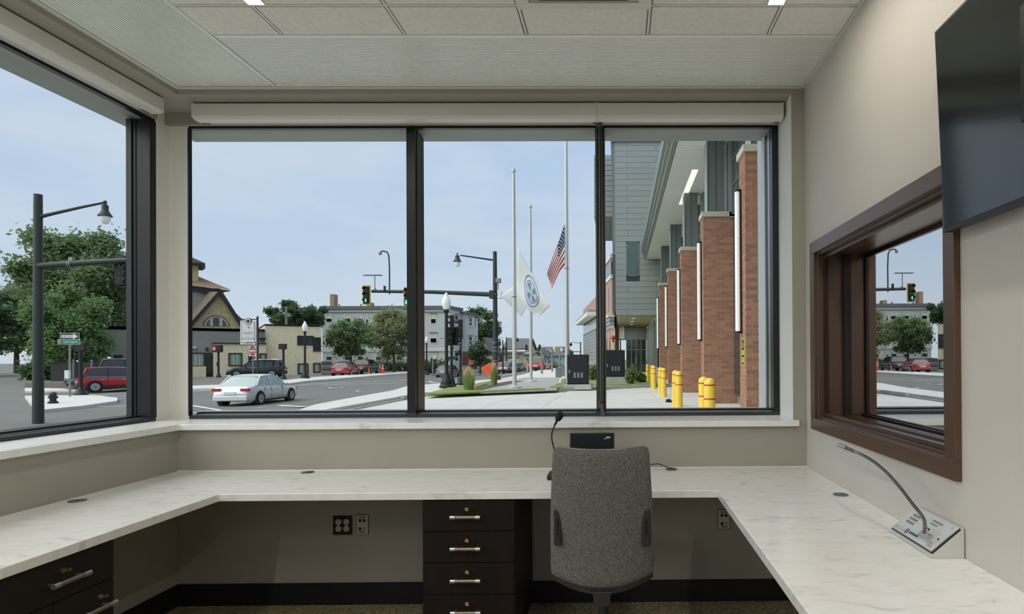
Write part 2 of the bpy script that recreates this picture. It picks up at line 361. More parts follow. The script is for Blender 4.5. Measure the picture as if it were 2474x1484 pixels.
# ceiling air unit
A = thing('ceiling_air_unit', 'white square ceiling air conditioning cassette with grey grille', 'air conditioner', (-.155, 2.468, ZC-.014))
h = .309
b = MB().box(-h, h-.05, 0, h, h, .03).box(-h, -h, 0, h, -h+.05, .03).box(-h, -h+.05, 0, -h+.06, h-.05, .03).box(h-.06, -h+.05, 0, h, h-.05, .03)
b.build('frame', 'white_paint', A, bevel=.002)
MB().box(-h+.11, -h+.11, .012, h-.11, h-.05, .03).build('grille', 'grommet', A)
for sx in (-1, 1): MB().box(sx*(h-.085)-.023, h-.19, .008, sx*(h-.085)+.023, h-.056, .02).build('flap', 'white_paint', A, bevel=.001)
for sx in (-1, 1): MB().box(sx*(h-.085)-.026, -h+.06, .012, sx*(h-.085)+.026, h-.05, .03).build('outlet_slot', 'grommet', A)
MB().box(-h+.06, -h+.05, .015, h-.06, -h+.11, .03).build('rear_slot', 'grommet', A)
for k in range(4): MB().box(-.012+k*.006, h-.026, -.0004, -.009+k*.006, h-.024, .0005).build('indicator', 'print_dark', A)
# ------------------------------------------------------------------ big front window
W = struct('window_1', (0, 3.92, 1.086))
def wb_(name, mat, *boxes, **kw):
    b = MB()
    for q in boxes: b.box(*q)
    return b.build(name, mat, W, world=True, **kw)
ZT = 2.972
wb_('frame_head', 'black_frame', (-2.79, 3.916, ZT-.002, 1.052, 3.95, 2.988))
wb_('frame_sill', 'grey_frame', (-2.79, 3.915, 1.086, 1.052, 3.965, 1.107))
wb_('sill_track', 'alu', (-2.79, 3.965, 1.086, 1.052, 3.985, 1.113))
wb_('sill_gasket', 'black_frame', (-2.79, 3.985, 1.086, 1.052, 4.06, 1.124))
wb_('frame_jamb', 'black_frame', (1.006, 3.918, 1.107, 1.052, 4.1, ZT), )
wb_('jamb_track', 'alu', (1.003, 3.985, 1.124, 1.006, 4.02, ZT))
wb_('frame_jamb', 'black_frame', (-2.797, 3.917, 1.107, -2.788, 3.945, ZT), (-3.02, 4.0, 1.107, -2.94, 4.1, ZT))
wb_('mullion', 'black_frame', (-1.382, 3.917, 1.1, -1.328, 4.10, ZT))
wb_('mullion_track', 'grey_frame', (-1.328, 3.955, 1.124, -1.324, 4.02, ZT))
wb_('mullion', 'black_frame', (-.152, 3.917, 1.1, -.092, 4.10, ZT))
wb_('mullion_foot', 'grey_frame', (-1.386, 3.91, 1.086, -1.324, 3.917, 1.118))
wb_('mullion_foot', 'grey_frame', (-.155, 3.91, 1.086, -.089, 3.917, 1.118))
for x0, x1 in ((-2.94, -1.382), (-1.328, -.152), (-.092, 1.006)):
    b = MB().quad((x0, 4.035, 1.12), (x1, 4.035, 1.12), (x1, 4.035, 2.982), (x0, 4.035, 2.982)); b.build('glass_pane', 'pane', W, world=True)
# weathered outer reveal of the opening
wb_('outer_head', 'reveal', (-2.94, 3.95, 2.982, 1.30, 4.19, 3.6))
wb_('outer_jamb', 'ext_white', (.999, 4.10, 0, 1.34, 4.30, 3.6))
wb_('outer_sill', 'ext_white', (-2.94, 4.05, 1.02, 1.0, 4.30, 1.108))
# ------------------------------------------------------------------ left window
W = struct('window_2', (-2.92, 2, 1.086))  # rear stretch is out of view, lengthened to let in more daylight
wb_('frame_head', 'black_frame', (-2.95, -2.4, ZT-.002, -2.916, 3.80, 2.988))
wb_('frame_sill', 'grey_frame', (-2.965, -2.4, 1.086, -2.915, 3.80, 1.107))
wb_('sill_track', 'alu', (-2.985, -2.4, 1.086, -2.965, 3.8, 1.113))
wb_('sill_gasket', 'black_frame', (-3.10, -2.4, 1.086, -2.985, 3.80, 1.124))
wb_('frame_jamb', 'black_frame', (-2.975, 3.76, 1.107, -2.918, 3.81, ZT), (-3.01, 3.768, 1.107, -2.975, 3.81, ZT))
wb_('jamb_track', 'black_frame', (-3.03, 3.764, 1.107, -3.01, 3.81, ZT))
wb_('frame_jamb', 'grey_frame', (-3.062, 3.755, 1.107, -3.03, 3.81, ZT))
wb_('frame_jamb', 'black_frame', (-3.10, -2.4, 1.107, -2.918, -2.35, ZT))
MB().quad((-3.02, -2.35, 1.12), (-3.02, 3.77, 1.12), (-3.02, 3.77, 2.982), (-3.02, -2.35, 2.982)).build('glass_pane', 'pane', W, world=True)
wb_('outer_head', 'reveal', (-3.19, -2.5, 2.982, -2.95, 3.95, 3.6))
wb_('outer_sill', 'ext_white', (-3.32, -2.5, 1.0, -3.1, 3.95, 1.10))
W = struct('window_added', (-.8, -2.8, 1.05))  # unseen back window, added to bring daylight into the room
wb_('frame_sill', 'grey_frame', (-2.5, -2.85, 1.05, .9, -2.75, 1.09)); wb_('frame_head', 'black_frame', (-2.5, -2.85, 2.94, .9, -2.75, 2.98))
for x in (-2.5, -1.37, -.25, .85): wb_('mullion', 'black_frame', (x, -2.85, 1.09, x+.05, -2.75, 2.94))
for x0, x1 in ((-2.45, -1.37), (-1.32, -.25), (-.2, .85)): MB().quad((x0, -2.8, 1.09), (x1, -2.8, 1.09), (x1, -2.8, 2.94), (x0, -2.8, 2.94)).build('glass_pane', 'pane', W, world=True)
# ------------------------------------------------------------------ roller shades with bead chains
def shade(label, p0, p1, ax, chains=()):
    S = thing('roller_shade', label, 'roller shade', (p0[0], p0[1], 2.967), group='white roller shade cassettes above the windows')
    x0, y0 = p0; x1, y1 = p1
    if ax == 'x':
        b = MB().prism([(y0, 2.972), (y0, 3.052), (y1, 3.052), (y1, 2.960), (y0+.02, 2.960)], 'x', x0, x1)
        f = MB().box(x0+.03, y1, 2.975, x1-.03, y1+.06, 3.05); e = [(x0, x0+.006), (x1-.006, x1)]
        for a, c in e: MB().prism([(y0-.002, 2.970), (y0-.002, 3.054), (y1, 3.054), (y1, 2.958), (y0+.02, 2.958)], 'x', a, c).build('end_cap', 'shade_white', S, world=True)
    else:
        b = MB().prism([(x1, 2.972), (x1, 3.052), (x0, 3.052), (x0, 2.960), (x1-.02, 2.960)], 'y', y0, y1)
        f = MB().box(x0-.06, y0+.03, 2.975, x0, y1-.03, 3.05)
        MB().prism([(x1+.002, 2.970), (x1+.002, 3.054), (x0, 3.054), (x0, 2.958), (x1-.02, 2.958)], 'y', y1-.006, y1).build('end_cap', 'shade_white', S, world=True)
    b.build('cassette', 'shade_white', S, world=True, bevel=.003); f.build('fabric_roll', 'shade_fab', S, world=True)
    for k, (xa, xb, loop) in enumerate(chains):
        m = MB(); yc = 3.86
        def bead(p): m.add([p+Vector(q)*.0025 for q in ((1,0,0),(-1,0,0),(0,1,0),(0,-1,0),(0,0,1),(0,0,-1))], [(0,2,4),(2,1,4),(1,3,4),(3,0,4),(2,0,5),(1,2,5),(3,1,5),(0,3,5)])
        zb = 1.18 - (.0 if not loop else .02); n = int((2.985-zb)/.0062)
        for q in range(n):
            z = 2.985-q*.0062; bow = .004*math.sin(q/n*PI)
            bead(Vector((xa-bow, yc-.004, z))); bead(Vector((xb+bow, yc+.004, z)))
        m.tube([(xa, yc-.004, 2.985), (xa-.004, yc-.004, 2.1), (xa, yc-.004, zb)], .0011, 5); m.tube([(xb, yc+.004, 2.985), (xb+.004, yc+.004, 2.1), (xb, yc+.004, zb)], .0011, 5)
        if loop:
            pts = [(xa+.004+(xb-xa)*.5+.010*math.sin(u*PI), yc, zb-.10*u) for u in [i/8 for i in range(9)]]
            m.tube([(xa, yc, zb)]+[(xa+.002, yc, zb-.06), ((xa+xb)/2+.004, yc, zb-.085), (xb+.006, yc, zb-.06), (xb, yc, zb)], .0016, 6)
        m.build('bead_chain', 'chain', S, world=True)
        MB().box((xa+xb)/2-.009, yc-.012, zb-.035, (xa+xb)/2+.010, yc+.008, zb+.012).cyl(((xa+xb)/2, yc-.014, zb-.02), ((xa+xb)/2, yc+.01, zb-.02), .008).build('chain_clip', 'goose', S, world=True)
        MB().box(xa-.004, yc-.01, 2.96, xb+.004, yc+.01, 3.0).build('chain_bracket', 'grommet', S, world=True)
YC0 = 3.722
shade('wide white roller shade cassette over the two left panes of the front window', (-2.632, YC0), (-.134, 3.80), 'x', chains=[(-.140, -.128, False)])
shade('short white roller shade cassette over the right pane of the front window', (-.132, YC0), (1.030, 3.80), 'x', chains=[(-.120, -.110, True)])
shade('white roller shade cassette running above the left side window', (-2.83, -2.3), (-2.752, 3.655), 'y')
# ------------------------------------------------------------------ booth window in the right wall
B = struct('window_3', (XR, 2.72, OZ0))
def bb(name, mat, *boxes, **kw):
    b = MB()
    for q in boxes: b.box(*q)
    return b.build(name, mat, B, world=True, **kw)
ty0, ty1, tz0, tz1 = 1.972, 3.470, 1.050, 2.123
xo = XR-.024
bb('casing_bottom', 'bronze', (xo, ty0, tz0, XR, ty1, tz0+.068), bevel=.003)
bb('casing_top', 'bronze', (xo, ty0, tz1-.068, XR, ty1, tz1), bevel=.003)
bb('casing_side', 'bronze', (xo, ty0, tz0+.068, XR, ty0+.068, tz1-.068), bevel=.003)
bb('casing_side', 'bronze', (xo, ty1-.068, tz0+.068, XR, ty1, tz1-.068), bevel=.003)
for n_, q in (('reveal_bottom', (XR, OY0, OZ0, XR+.21, OY1, OZ0+.012)), ('reveal_top', (XR, OY0, OZ1-.012, XR+.21, OY1, OZ1)),
              ('reveal_side', (XR, OY1-.012, OZ0+.012, XR+.21, OY1, OZ1-.012)), ('reveal_side', (XR, OY0, OZ0+.012, XR+.21, OY0+.012, OZ1-.012))):
    bb(n_, 'bronze', q)
bb('stop_bottom', 'bronze', (XR+.03, OY0+.012, OZ0+.012, XR+.05, OY1-.012, OZ0+.03), (XR+.052, OY0+.012, OZ0+.012, XR+.066, OY1-.012, OZ0+.024), bevel=.002)
bb('stop_top', 'bronze', (XR+.03, OY0+.012, OZ1-.032, XR+.05, OY1-.012, OZ1-.012), bevel=.002)
bb('stop_side', 'bronze_dark', (XR+.03, OY1-.03, OZ0+.03, XR+.05, OY1-.012, OZ1-.032), bevel=.002)
bb('glass_channel', 'bronze_dark', (XR+.135, OY1-.04, OZ0+.012, XR+.18, OY1-.012, OZ1-.012))
bb('glass_bead', 'bronze', (XR+.135, OY0+.012, OZ0+.012, XR+.15, OY1-.04, OZ0+.022))
MB().quad((XR+.155, OY0+.012, OZ0+.012), (XR+.155, OY1-.02, OZ0+.012), (XR+.155, OY1-.02, OZ1-.012), (XR+.155, OY0+.012, OZ1-.012)).build('glass_pane', 'booth_glass', B, world=True)
# ------------------------------------------------------------------ worktop
yf, xl_, xr_ = 2.990, -1.985, .484
b = MB().prism([(XL, .35), (XL, YW), (XR, YW), (XR, .35), (xr_, .35), (xr_, yf), (xl_, yf), (xl_, .35)], 'z', CT-.037, CT)
tag(b.build('worktop', 'marble', bevel=.003), 'pale marbled U shaped worktop running below the windows', 'worktop')
b = MB().box(XL, YW-.006, CT, XR, YW, CT+.004).build('trim_3', 'white_paint'); b['kind'] = 'structure'
# ------------------------------------------------------------------ drawer units
def pull(parent, M, L=.148):
    """bar handle on a drawer front; local x along the bar, y outwards"""
    H = MB()
    for sx in (-1, 1): H.cyl(M @ Vector((sx*L*.36, 0, 0)), M @ Vector((sx*L*.36, .034, 0)), .005, n=8)
    o = H.cyl(M @ Vector((-L*.34, .036, 0)), M @ Vector((L*.34, .036, 0)), .0085, n=12).build('handle', 'knurl', parent)
    for sx in (-1, 1): MB().cyl(M @ Vector((sx*L*.34, .036, 0)), M @ Vector((sx*L*.5, .036, 0)), .0098, n=12).build('handle_tip', 'steel', parent)
def lock(parent, M):
    MB().cyl(M @ Vector((0, 0, 0)), M @ Vector((0, .007, 0)), .0095, n=14).build('lock', 'brass', parent)
    MB().xbox(M, -.004, .007, -.0012, .004, .022, .0012).xbox(M, -.014, .02, -.004, .0, .022, .006).build('key', 'brass', parent)
cx0, cx1 = -.985, -.528
Cn = thing('drawer_pedestal', 'dark brown four drawer pedestal under the middle of the worktop', 'cabinet', ((cx0+cx1)/2, 3.3, 0))
MB().box(cx0, 3.016, .06, cx1, YW-.016, CT-.038).box(cx0+.01, 3.06, 0, cx1-.01, YW-.016, .06).build('carcass', 'laminate_side', Cn, world=True)
zs = [CT-.040, .607, .450, .293, .136]
for i in range(4):
    D = MB().box(cx0+.001, 2.998, zs[i+1]+.002, cx1-.001, 3.016, zs[i]-.002).build('drawer', 'laminate', Cn, world=True)
    M_ = Matrix.Translation(Vector(((cx0+cx1)/2-.008, 2.998, zs[i]-.078))-wloc(Cn)) @ Matrix.Rotation(PI, 4, 'Z')
    pull(D, M_); lock(D, Matrix.Translation((0, 0, .033)) @ M_)
Cl = thing('drawer_pedestal', 'dark drawer pedestal under the left arm of the worktop', 'cabinet', (-2.3, 2.0, 0))
MB().box(XL+.02, 1.50, .06, -2.03, 2.405, CT-.038).box(XL+.02, 1.52, 0, -2.06, 2.38, .06).build('carcass', 'laminate_side', Cl, world=True)
for i, (y0, y1, yc) in enumerate(((1.96, 2.404, 2.185), (2.15, 2.404, 2.30))):
    D = MB().box(-2.03, y0+.001, zs[i+1]+.002, -2.012, y1-.001, zs[i]-.002).build('drawer', 'laminate_side', Cl, world=True)
    M_ = Matrix.Translation(Vector((-2.012, yc, zs[i]-.085))-wloc(Cl)) @ Matrix.Rotation(-PI/2, 4, 'Z')
    pull(D, M_); lock(D, Matrix.Translation((0, .0 if i == 0 else .04, .033)) @ M_)
for y0, y1, z0, z1 in ((1.96, 2.149, zs[2], zs[1]), (1.96, 2.404, zs[3], zs[2]), (1.96, 2.404, zs[4], zs[3]), (1.502, 1.958, zs[1], zs[0]), (1.502, 1.958, zs[4], zs[1])):
    MB().box(-2.03, y0+.001, z0+.002, -2.012, y1-.001, z1-.002).build('drawer', 'laminate_side', Cl, world=True)
# ------------------------------------------------------------------ sockets under the worktop
P0 = at(828.5, 1269, YW)
O = thing('power_socket', 'brown metal four outlet power socket on the wall under the worktop', 'socket', (P0.x, YW, P0.z-.058))
MB().box(-.058, -.006, 0, .058, 0, .116).build('cover_plate', 'plate_brown', O, bevel=.004)
for sx in (-1, 1):
    for sz in (-1, 1):
        R = MB().cyl((sx*.0235, -.0095, .058+sz*.02), (sx*.0235, -.005, .058+sz*.02), .0175, n=18).build('receptacle', 'ivory', O)
        c = Vector((sx*.0235, -.0096, .058+sz*.02))
        MB().box(c.x-.0075, c.y-.0005, c.z-.007, c.x-.0055, c.y, c.z+.001).box(c.x+.0055, c.y-.0005, c.z-.007, c.x+.0075, c.y, c.z+.001).cyl((c.x, c.y-.0005, c.z+.009), (c.x, c.y, c.z+.009), .0026, n=10).build('slot', 'print_dark', R)
    MB().box(sx*.0235-.006, -.0085, .052, sx*.0235+.006, -.005, .064).build('bridge', 'ivory', O)
def data_plate(px_, py_, label):
    P0 = at(px_, py_, YW)
    O = thing('data_socket', label, 'socket', (P0.x, YW, P0.z-.057), group='ivory data sockets under the worktop')
    MB().box(-.034, -.006, 0, .034, 0, .114).build('cover_plate', 'ivory', O, bevel=.002)
    MB().box(-.037, -.002, -.003, .037, 0, .117).build('shadow_rim', 'print_dark', O)
    for x, z in ((-.0125, .082), (.0125, .082), (-.0125, .032)): MB().box(x-.008, -.0065, z-.009, x+.008, -.0045, z+.009).build('port', 'print_dark', O)
    MB().box(.0045, -.0065, .023, .0205, -.0045, .041).build('blank_port', 'ivory_dark', O)
    for z, n in ((.102, 5), (.013, 6)):
        R = MB().box(-.021, -.0065, z-.006, .021, -.0055, z+.006).build('label_holder', 'ivory_dark', O)
        for k in range(n): MB().box(-.014+k*.028/n, -.0068, z-.003, -.0115+k*.028/n, -.0064, z+.003).build('print_mark', 'print_dark', R)
data_plate(876, 1267.5, 'ivory data socket beside the brown power socket')
data_plate(1749, 1255, 'ivory data socket partly hidden behind the right arm of the worktop')
# ------------------------------------------------------------------ cable grommets
def grommet(px_, py_, label, a, opened=False):
    p = atz(px_, py_, CT); T = thing('cable_grommet', label, 'grommet', p, a, 'round cable grommets in the worktop')
    MB().lathe([(.036, 0), (.0365, .002), (.034, .0042), (.027, .0045)], n=24).build('ring', 'grommet', T)
    MB().lathe([(.0265, .0046), (.0265, .0052), (.001, .0056)], n=24).build('cap', 'grommet', T)
    MB().box(-.006, -.03, .0046, .030, -.004, .006).build('cable_slot', 'grommet_dark', T) if opened else MB().box(-.004, -.012, .0054, .012, -.004, .0062).build('cable_slot', 'grommet_dark', T)
grommet(187, 1211, 'round grey cable grommet on the left arm of the worktop', 0)
grommet(743, 1142, 'grey cable grommet half open near the front window', .6, True)
grommet(1622, 1135, 'round cable grommet with a dark blue cable in it', 2.4, True)
grommet(2031, 1196, 'round grey cable grommet on the right arm of the worktop', .3)
p = atz(1622, 1135, CT); q = at(1570, 1124, p.y-.02); q.z = CT+.03
pts = [p+Vector((.012, 0, .004)), p+Vector((-.005, -.002, .007)), p+Vector((-.035, -.004, .018)), (p+q)/2+Vector((-.01, 0, .022)), q+Vector((-.01, 0, .004)), q+Vector((-.06, .0, .0)), q+Vector((-.13, .01, -.022))]
tag(MB().tube(pts, .003, 8).build('network_cable', 'cable_blue'), 'thin dark blue cable running from behind the chair into the grommet', 'cable')
# ------------------------------------------------------------------ desk console behind the chair (its panel shows above the backrest)
Yd = 3.42; a, c = at(1376, 1047, Yd), at(1484, 1047, Yd)
T = thing('desk_console', 'black tilted desk console standing behind the chair back', 'console', ((a.x+c.x)/2, Yd-.03, CT))
wd = c.x-a.x; hz = a.z-CT
M_ = Matrix.Translation((0, .03, 0)) @ Matrix.Rotation(-.12, 4, 'X')
MB().xbox(M_, -wd/2, -.012, .008, wd/2, .012, hz).build('screen_body', 'plastic_black', T, bevel=.006)
MB().xbox(M_, -wd/2+.008, -.0135, .014, wd/2-.008, -.012, hz-.008).build('screen_glass', 'screen_dark', T)
MB().box(-.07, -.05, 0, .07, .09, .012).bar((0, .03, .01), (0, .05, .15), .05, .015).build('stand', 'plastic_black', T, bevel=.003)
for k in range(4): MB().xbox(M_, wd/2-.046+k*.006, -.0140, hz-.030, wd/2-.041+k*.006, -.0135, hz-.023).build('print_mark', 'print_white', T)
for k in range(8): MB().xbox(M_, wd/2-.060+k*.0046, -.0140, hz-.036, wd/2-.0565+k*.0046, -.0135, hz-.033).build('print_mark', 'print_white' if k < 4 else 'print_blue', T)
# gooseneck paging microphone
Ym = 3.33
T = thing('desk_microphone', 'black gooseneck microphone rising behind the left of the chair back', 'microphone', (at(1346, 1100, Ym).x, Ym, CT))
pts = [at(x, y, Ym)-T.location for x, y in ((1348, 1135), (1344, 1110), (1338, 1082), (1333, 1062), (1333, 1048), (1337, 1035), (1341, 1025))]
pts[0].z = .03
MB().tube(pts, .004, 8).build('gooseneck', 'plastic_black', T)
p0, p1 = at(1340, 1028, Ym)-T.location, at(1346, 1016, Ym)-T.location
MB().cyl(p0, p1, .0055, .008, 12).build('collar', 'plastic_black', T)
d = (at(1356, 997, Ym)-T.location-p1); M_ = d.to_track_quat('Z', 'Y').to_matrix(); L = d.length
MB().lathe([(.001, -.002), (.012, .0), (.0185, L*.25), (.0215, L*.6), (.0195, L*.85), (.012, L), (.001, L+.004)], p1, 16, M=M_).build('foam_windscreen', 'rubber', T)
MB().box(-.05, -.07, 0, .05, .06, .03).build('base', 'plastic_black', T, bevel=.008)
# ------------------------------------------------------------------ task chair seen from behind
Yc = 2.70; pc = at(1453, 1250, Yc)
Ch = thing('task_chair', 'grey woven fabric task chair with its back to the viewer', 'chair', (pc.x, Yc+.22, 0))
o0 = Ch.location
zt = at(1452, 1080, Yc).z; zb = at(1452, 1402, Yc).z
def bk(u, v, side):
    """u across -1..1, v 0 bottom..1 top, side 0 rear / 1 front"""
    wdt = .236-.022*max(0, (v-.25)/.75)**1.6
    uu = u*(1-.0*v)
    z = zb+(zt-zb)*v - .048*(1-u*u)*(1-v)**3 - .010*(1-u*u)*v**6
    y = Yc-.03 + .055*u*u + .05*(.5-v) + .018*math.cos(v*PI)
    e_ = (max(0, abs(u)-.88)/.12)
    e2 = max(0, (v-.96)/.04); e3 = max(0, (.04-v)/.04)
    th = .048*math.sqrt(max(0, 1-max(e_, e2, e3)**2*.75))
    y += .012*max(e_, e2*.6, e3)**2 if side == 0 else 0
    y += th if side else 0
    return Vector((pc.x+uu*wdt, y, z))-o0
us = [-1, -.97, -.93, -.88]+[i/8 for i in range(-6, 7)]+[.88, .93, .97, 1]; vs_ = [0, .012, .03, .05]+[i/14 for i in range(1, 14)]+[.96, .98, .993, 1]
m = MB(); nu, nv = len(us), len(vs_)
def vv_(u, v):   # round the corners in plan
    k = .045; du = max(0, abs(u)-(1-k*1.3)); dv = max(0, v-(1-k)) if v > .5 else max(0, k-v)
    if du > 0 and dv > 0:
        a_, b_ = du/(k*1.3), dv/k; l = max(a_, b_)/max(1e-6, math.hypot(a_, b_))
        u = math.copysign((1-k*1.3)+du*l, u); v = (1-k)+dv*l if v > .5 else k-dv*l
    return u, v
rear = [bk(*vv_(u, v), 0) for v in vs_ for u in us]; front = [bk(*vv_(u, v), 1) for v in vs_ for u in us]
ff = [(j*nu+i, j*nu+i+1, (j+1)*nu+i+1, (j+1)*nu+i) for j in range(nv-1) for i in range(nu-1)]
m.add(rear+front, ff+[tuple(k+nu*nv for k in f[::-1]) for f in ff], 0, True)
rim = [i for i in range(nu)]+[j*nu+nu-1 for j in range(1, nv)]+[(nv-1)*nu+i for i in range(nu-2, -1, -1)]+[j*nu for j in range(nv-2, 0, -1)]
for k in range(len(rim)):
    a_, b_ = rim[k], rim[(k+1) % len(rim)]; m.f.append([a_, a_+nu*nv, b_+nu*nv, b_]); m.m.append(0); m.s.append(True)
m.build('backrest', 'weave', Ch, ang=60)
# piping along the top front edge
MB().tube([bk(u, .998, 1)+Vector((0, -.004, .003)) for u in [i/10 for i in range(-9, 10)]], .006, 8).build('top_piping', 'grommet', Ch)
for sx, pxa, pxb in ((-1, 1337, 1357), (1, 1550, 1573)):
    p0, p1 = at(pxa, 1230, Yc-.0), at(pxb, 1322, Yc-.0)
    yb = bk(sx*.86, .42, 0).y+o0.y
    S_ = MB().box(p0.x-o0.x, yb-.012-o0.y, p1.z, p1.x-o0.x, yb+.02-o0.y, p0.z).build('lumbar_slider', 'plastic_dark', Ch, bevel=.009)
    xm = (p0.x+p1.x)/2-o0.x; hgt_ = p0.z-p1.z
    MB().box(xm-.006, yb-.0135-o0.y, p1.z+hgt_*.3, xm+.006, yb-.011-o0.y, p0.z-hgt_*.28).build('slider_slot', 'rubber', S_)
    MB().box(xm-.014, yb-.020-o0.y, p1.z+hgt_*.225, xm+.012, yb-.010-o0.y, p1.z+hgt_*.27).build('slider_knob', 'plastic_dark', S_, bevel=.002)
# lower shell rim, bracket, column, seat, base
m = MB(); rr = []
for i in range(25):
    u = -1+i/12; p = bk(u*.995, .0, 0); tt = .020+.008*(1-u*u)
    rr.append([p+Vector((0, .0, .012)), p+Vector((0, .05, .012)), p+Vector((0, .046, -tt)), p+Vector((0, .004, -tt))])
m.loft(rr).build('lower_shell', 'plastic_dark', Ch)
pb = bk(0, 0, 0)
m = MB().loft([[pb+Vector((x*w_, y, z)) for x, y in ((-1, -.01), (1, -.01), (1, .05), (-1, .05))] for z, w_ in ((-.012, .055), (-.022, .042), (-.05, .038), (-.078, .036))], sm=False)
m.build('back_bracket', 'plastic_dark', Ch, bevel=.004)
MB().bar(pb+Vector((-.012, .02, -.062)), Vector((0, 0, .47)), .05, .025).build('spine_arm', 'plastic_black', Ch)
MB().loft([[Vector((x*sx*s, y*sy+.075, z)) for x, y in ((-1, -.85), (-.6, -.92), (.6, -.92), (1, -.85), (1.06, 0), (1, 1), (.6, 1.08), (-.6, 1.08), (-1, 1), (-1.06, 0))] for z, s, sx, sy in ((.48, .9, .23, .22), (.495, 1, .24, .235), (.53, 1, .24, .235), (.545, .93, .24, .22))]).build('seat', 'weave', Ch)
MB().box(-.11, -.12, .44, .11, .12, .48).build('tilt_mechanism', 'plastic_black', Ch, bevel=.006)
MB().cyl((0, 0, .12), (0, 0, .44), .027, .022, 16).build('gas_column', 'plastic_dark', Ch)
m = MB()
for k in range(5):
    a_ = 2*PI*k/5+.3; d = Vector((math.cos(a_), math.sin(a_), 0)); m.bar(Vector((0, 0, .12)), d*.29+Vector((0, 0, .075)), .05, .03)
m.cyl((0, 0, .09), (0, 0, .14), .045).build('star_base', 'plastic_dark', Ch)
for k in range(5):
    a_ = 2*PI*k/5+.3; d = Vector((math.cos(a_), math.sin(a_), 0)); t_ = Vector((-d.y, d.x, 0))
    MB().cyl(d*.29+Vector((0, 0, .028))-t_*.02, d*.29+Vector((0, 0, .028))+t_*.02, .028).cyl(d*.29+Vector((0, 0, .03)), d*.29+Vector((0, 0, .075)), .008).build('caster', 'rubber', Ch)
# ------------------------------------------------------------------ intercom box with gooseneck microphone
yA, yB = atx(2320, 1335, XR).y, atx(2240, 1248, XR).y      # near and far ends along the wall
yA, yB = 1.955, 2.240
I = thing('counter_intercom', 'brushed metal wedge intercom with gooseneck microphone against the right wall', 'intercom', (XR-.06, (yA+yB)/2, CT))
o0 = I.location
dp, hh = .112, .098
prof = [(XR-.004-o0.x, 0), (XR-.004-o0.x, hh), (XR-.022-o0.x, hh), (XR-dp-o0.x, .020), (XR-dp-.004-o0.x, .010), (XR-dp-o0.x, 0)]
MB().prism(prof, 'y', yA-o0.y, yB-o0.y).build('housing', 'intercom', I, bevel=.002)
A_, B_ = Vector((XR-dp-.002-o0.x, 0, .0225)), Vector((XR-.020-o0.x, 0, hh+.002))
sl_ = (B_-A_); nrm = Vector((-sl_.z, 0, sl_.x)).normalized(); su = sl_.normalized()
def face(s, y, h=0): return A_+su*s+nrm*h+Vector((0, y, 0))     # s up the slope, y along the wall (from centre)
Ls, Ly = sl_.length, (yB-yA)
Mf = Matrix((( 0, su.x, nrm.x, A_.x), (-1, su.y, nrm.y, 0), (0, su.z, nrm.z, A_.z), (0, 0, 0, 1)))   # x toward the viewer along the wall, y up the slope, z out
MB().xbox(Mf, -Ly/2+.002, .002, -.002, Ly/2-.002, Ls-.002, .0025).build('face_plate', 'intercom', I)
MB().xbox(Mf, -Ly/2, -.003, -.006, Ly/2, .0, -.001).xbox(Mf, Ly/2-.001, 0, -.008, Ly/2+.0006, Ls, -.001).build('seam', 'print_dark', I)
for sx in (-1, 1):
    for s_ in (.014, Ls-.014): MB().cyl(Mf @ Vector((sx*(Ly/2-.02), s_, .0025)), Mf @ Vector((sx*(Ly/2-.02), s_, .0045)), .0045, n=10).build('screw', 'steel', I)
for r_ in range(3):
    for k in range(7): MB().xbox(Mf, -.105+k*.008, .052+r_*.017-.004, .0025, -.1015+k*.008, .052+r_*.017+.006, .003).build('vent_slot', 'print_dark', I)
def lay(s, size, x, y, mat='print_dark'):
    o = txt(s, size, mat, I, (0, 0, 0), ext=.0002); o.matrix_local = Mf @ Matrix.Translation((x, y, .0028)); return o
for k in range(8): MB().xbox(Mf, .010+k*.008, Ls-.024, .0025, .0155+k*.008, Ls-.016, .0028).build('print_mark', 'grommet', I)
for k in range(6): MB().xbox(Mf, .010+k*.008, Ls-.036, .0025, .0155+k*.008, Ls-.030, .0028).build('print_mark', 'grommet', I)
for k in range(2): MB().xbox(Mf, -.056+k*.010, .008, .0025, -.051+k*.010, .030, .0028).build('logo_bar', 'print_dark', I)
for k in range(6): MB().xbox(Mf, -.032+k*.010, .016, .0025, -.025+k*.010, .025, .0028).build('print_mark', 'print_dark', I)
for k in range(4): MB().xbox(Mf, .052, Ls-.050-k*.008, .0025, .105, Ls-.0492-k*.008, .0028).build('print_line', 'ivory_dark', I)
MB().xbox(Mf, .014, Ls-.058, .0025, .040, Ls-.054, .003).xbox(Mf, .036, Ls-.064, .0025, .042, Ls-.054, .003).build('pictogram', 'print_dark', I)
MB().cyl(Mf @ Vector((.118, .050, .0025)), Mf @ Vector((.118, .050, .004)), .004, n=10).build('indicator', 'print_dark', I)
MB().cyl(Mf @ Vector((.112, .020, .0025)), Mf @ Vector((.112, .020, .020)), .009, .0075, 16).build('volume_knob', 'steel', I)
MB().xbox(Mf, .02, .026, .0025, .092, .050, .010).build('mic_mount', 'steel', I, bevel=.003)
MB().cyl(Mf @ Vector((.062, .038, .010)), Mf @ Vector((.062, .038, .020)), .011, n=16).build('mount_collar', 'steel', I)
st = Mf @ Vector((.062, .038, .016)); tip = atx(2026, 1077, XR-.13)
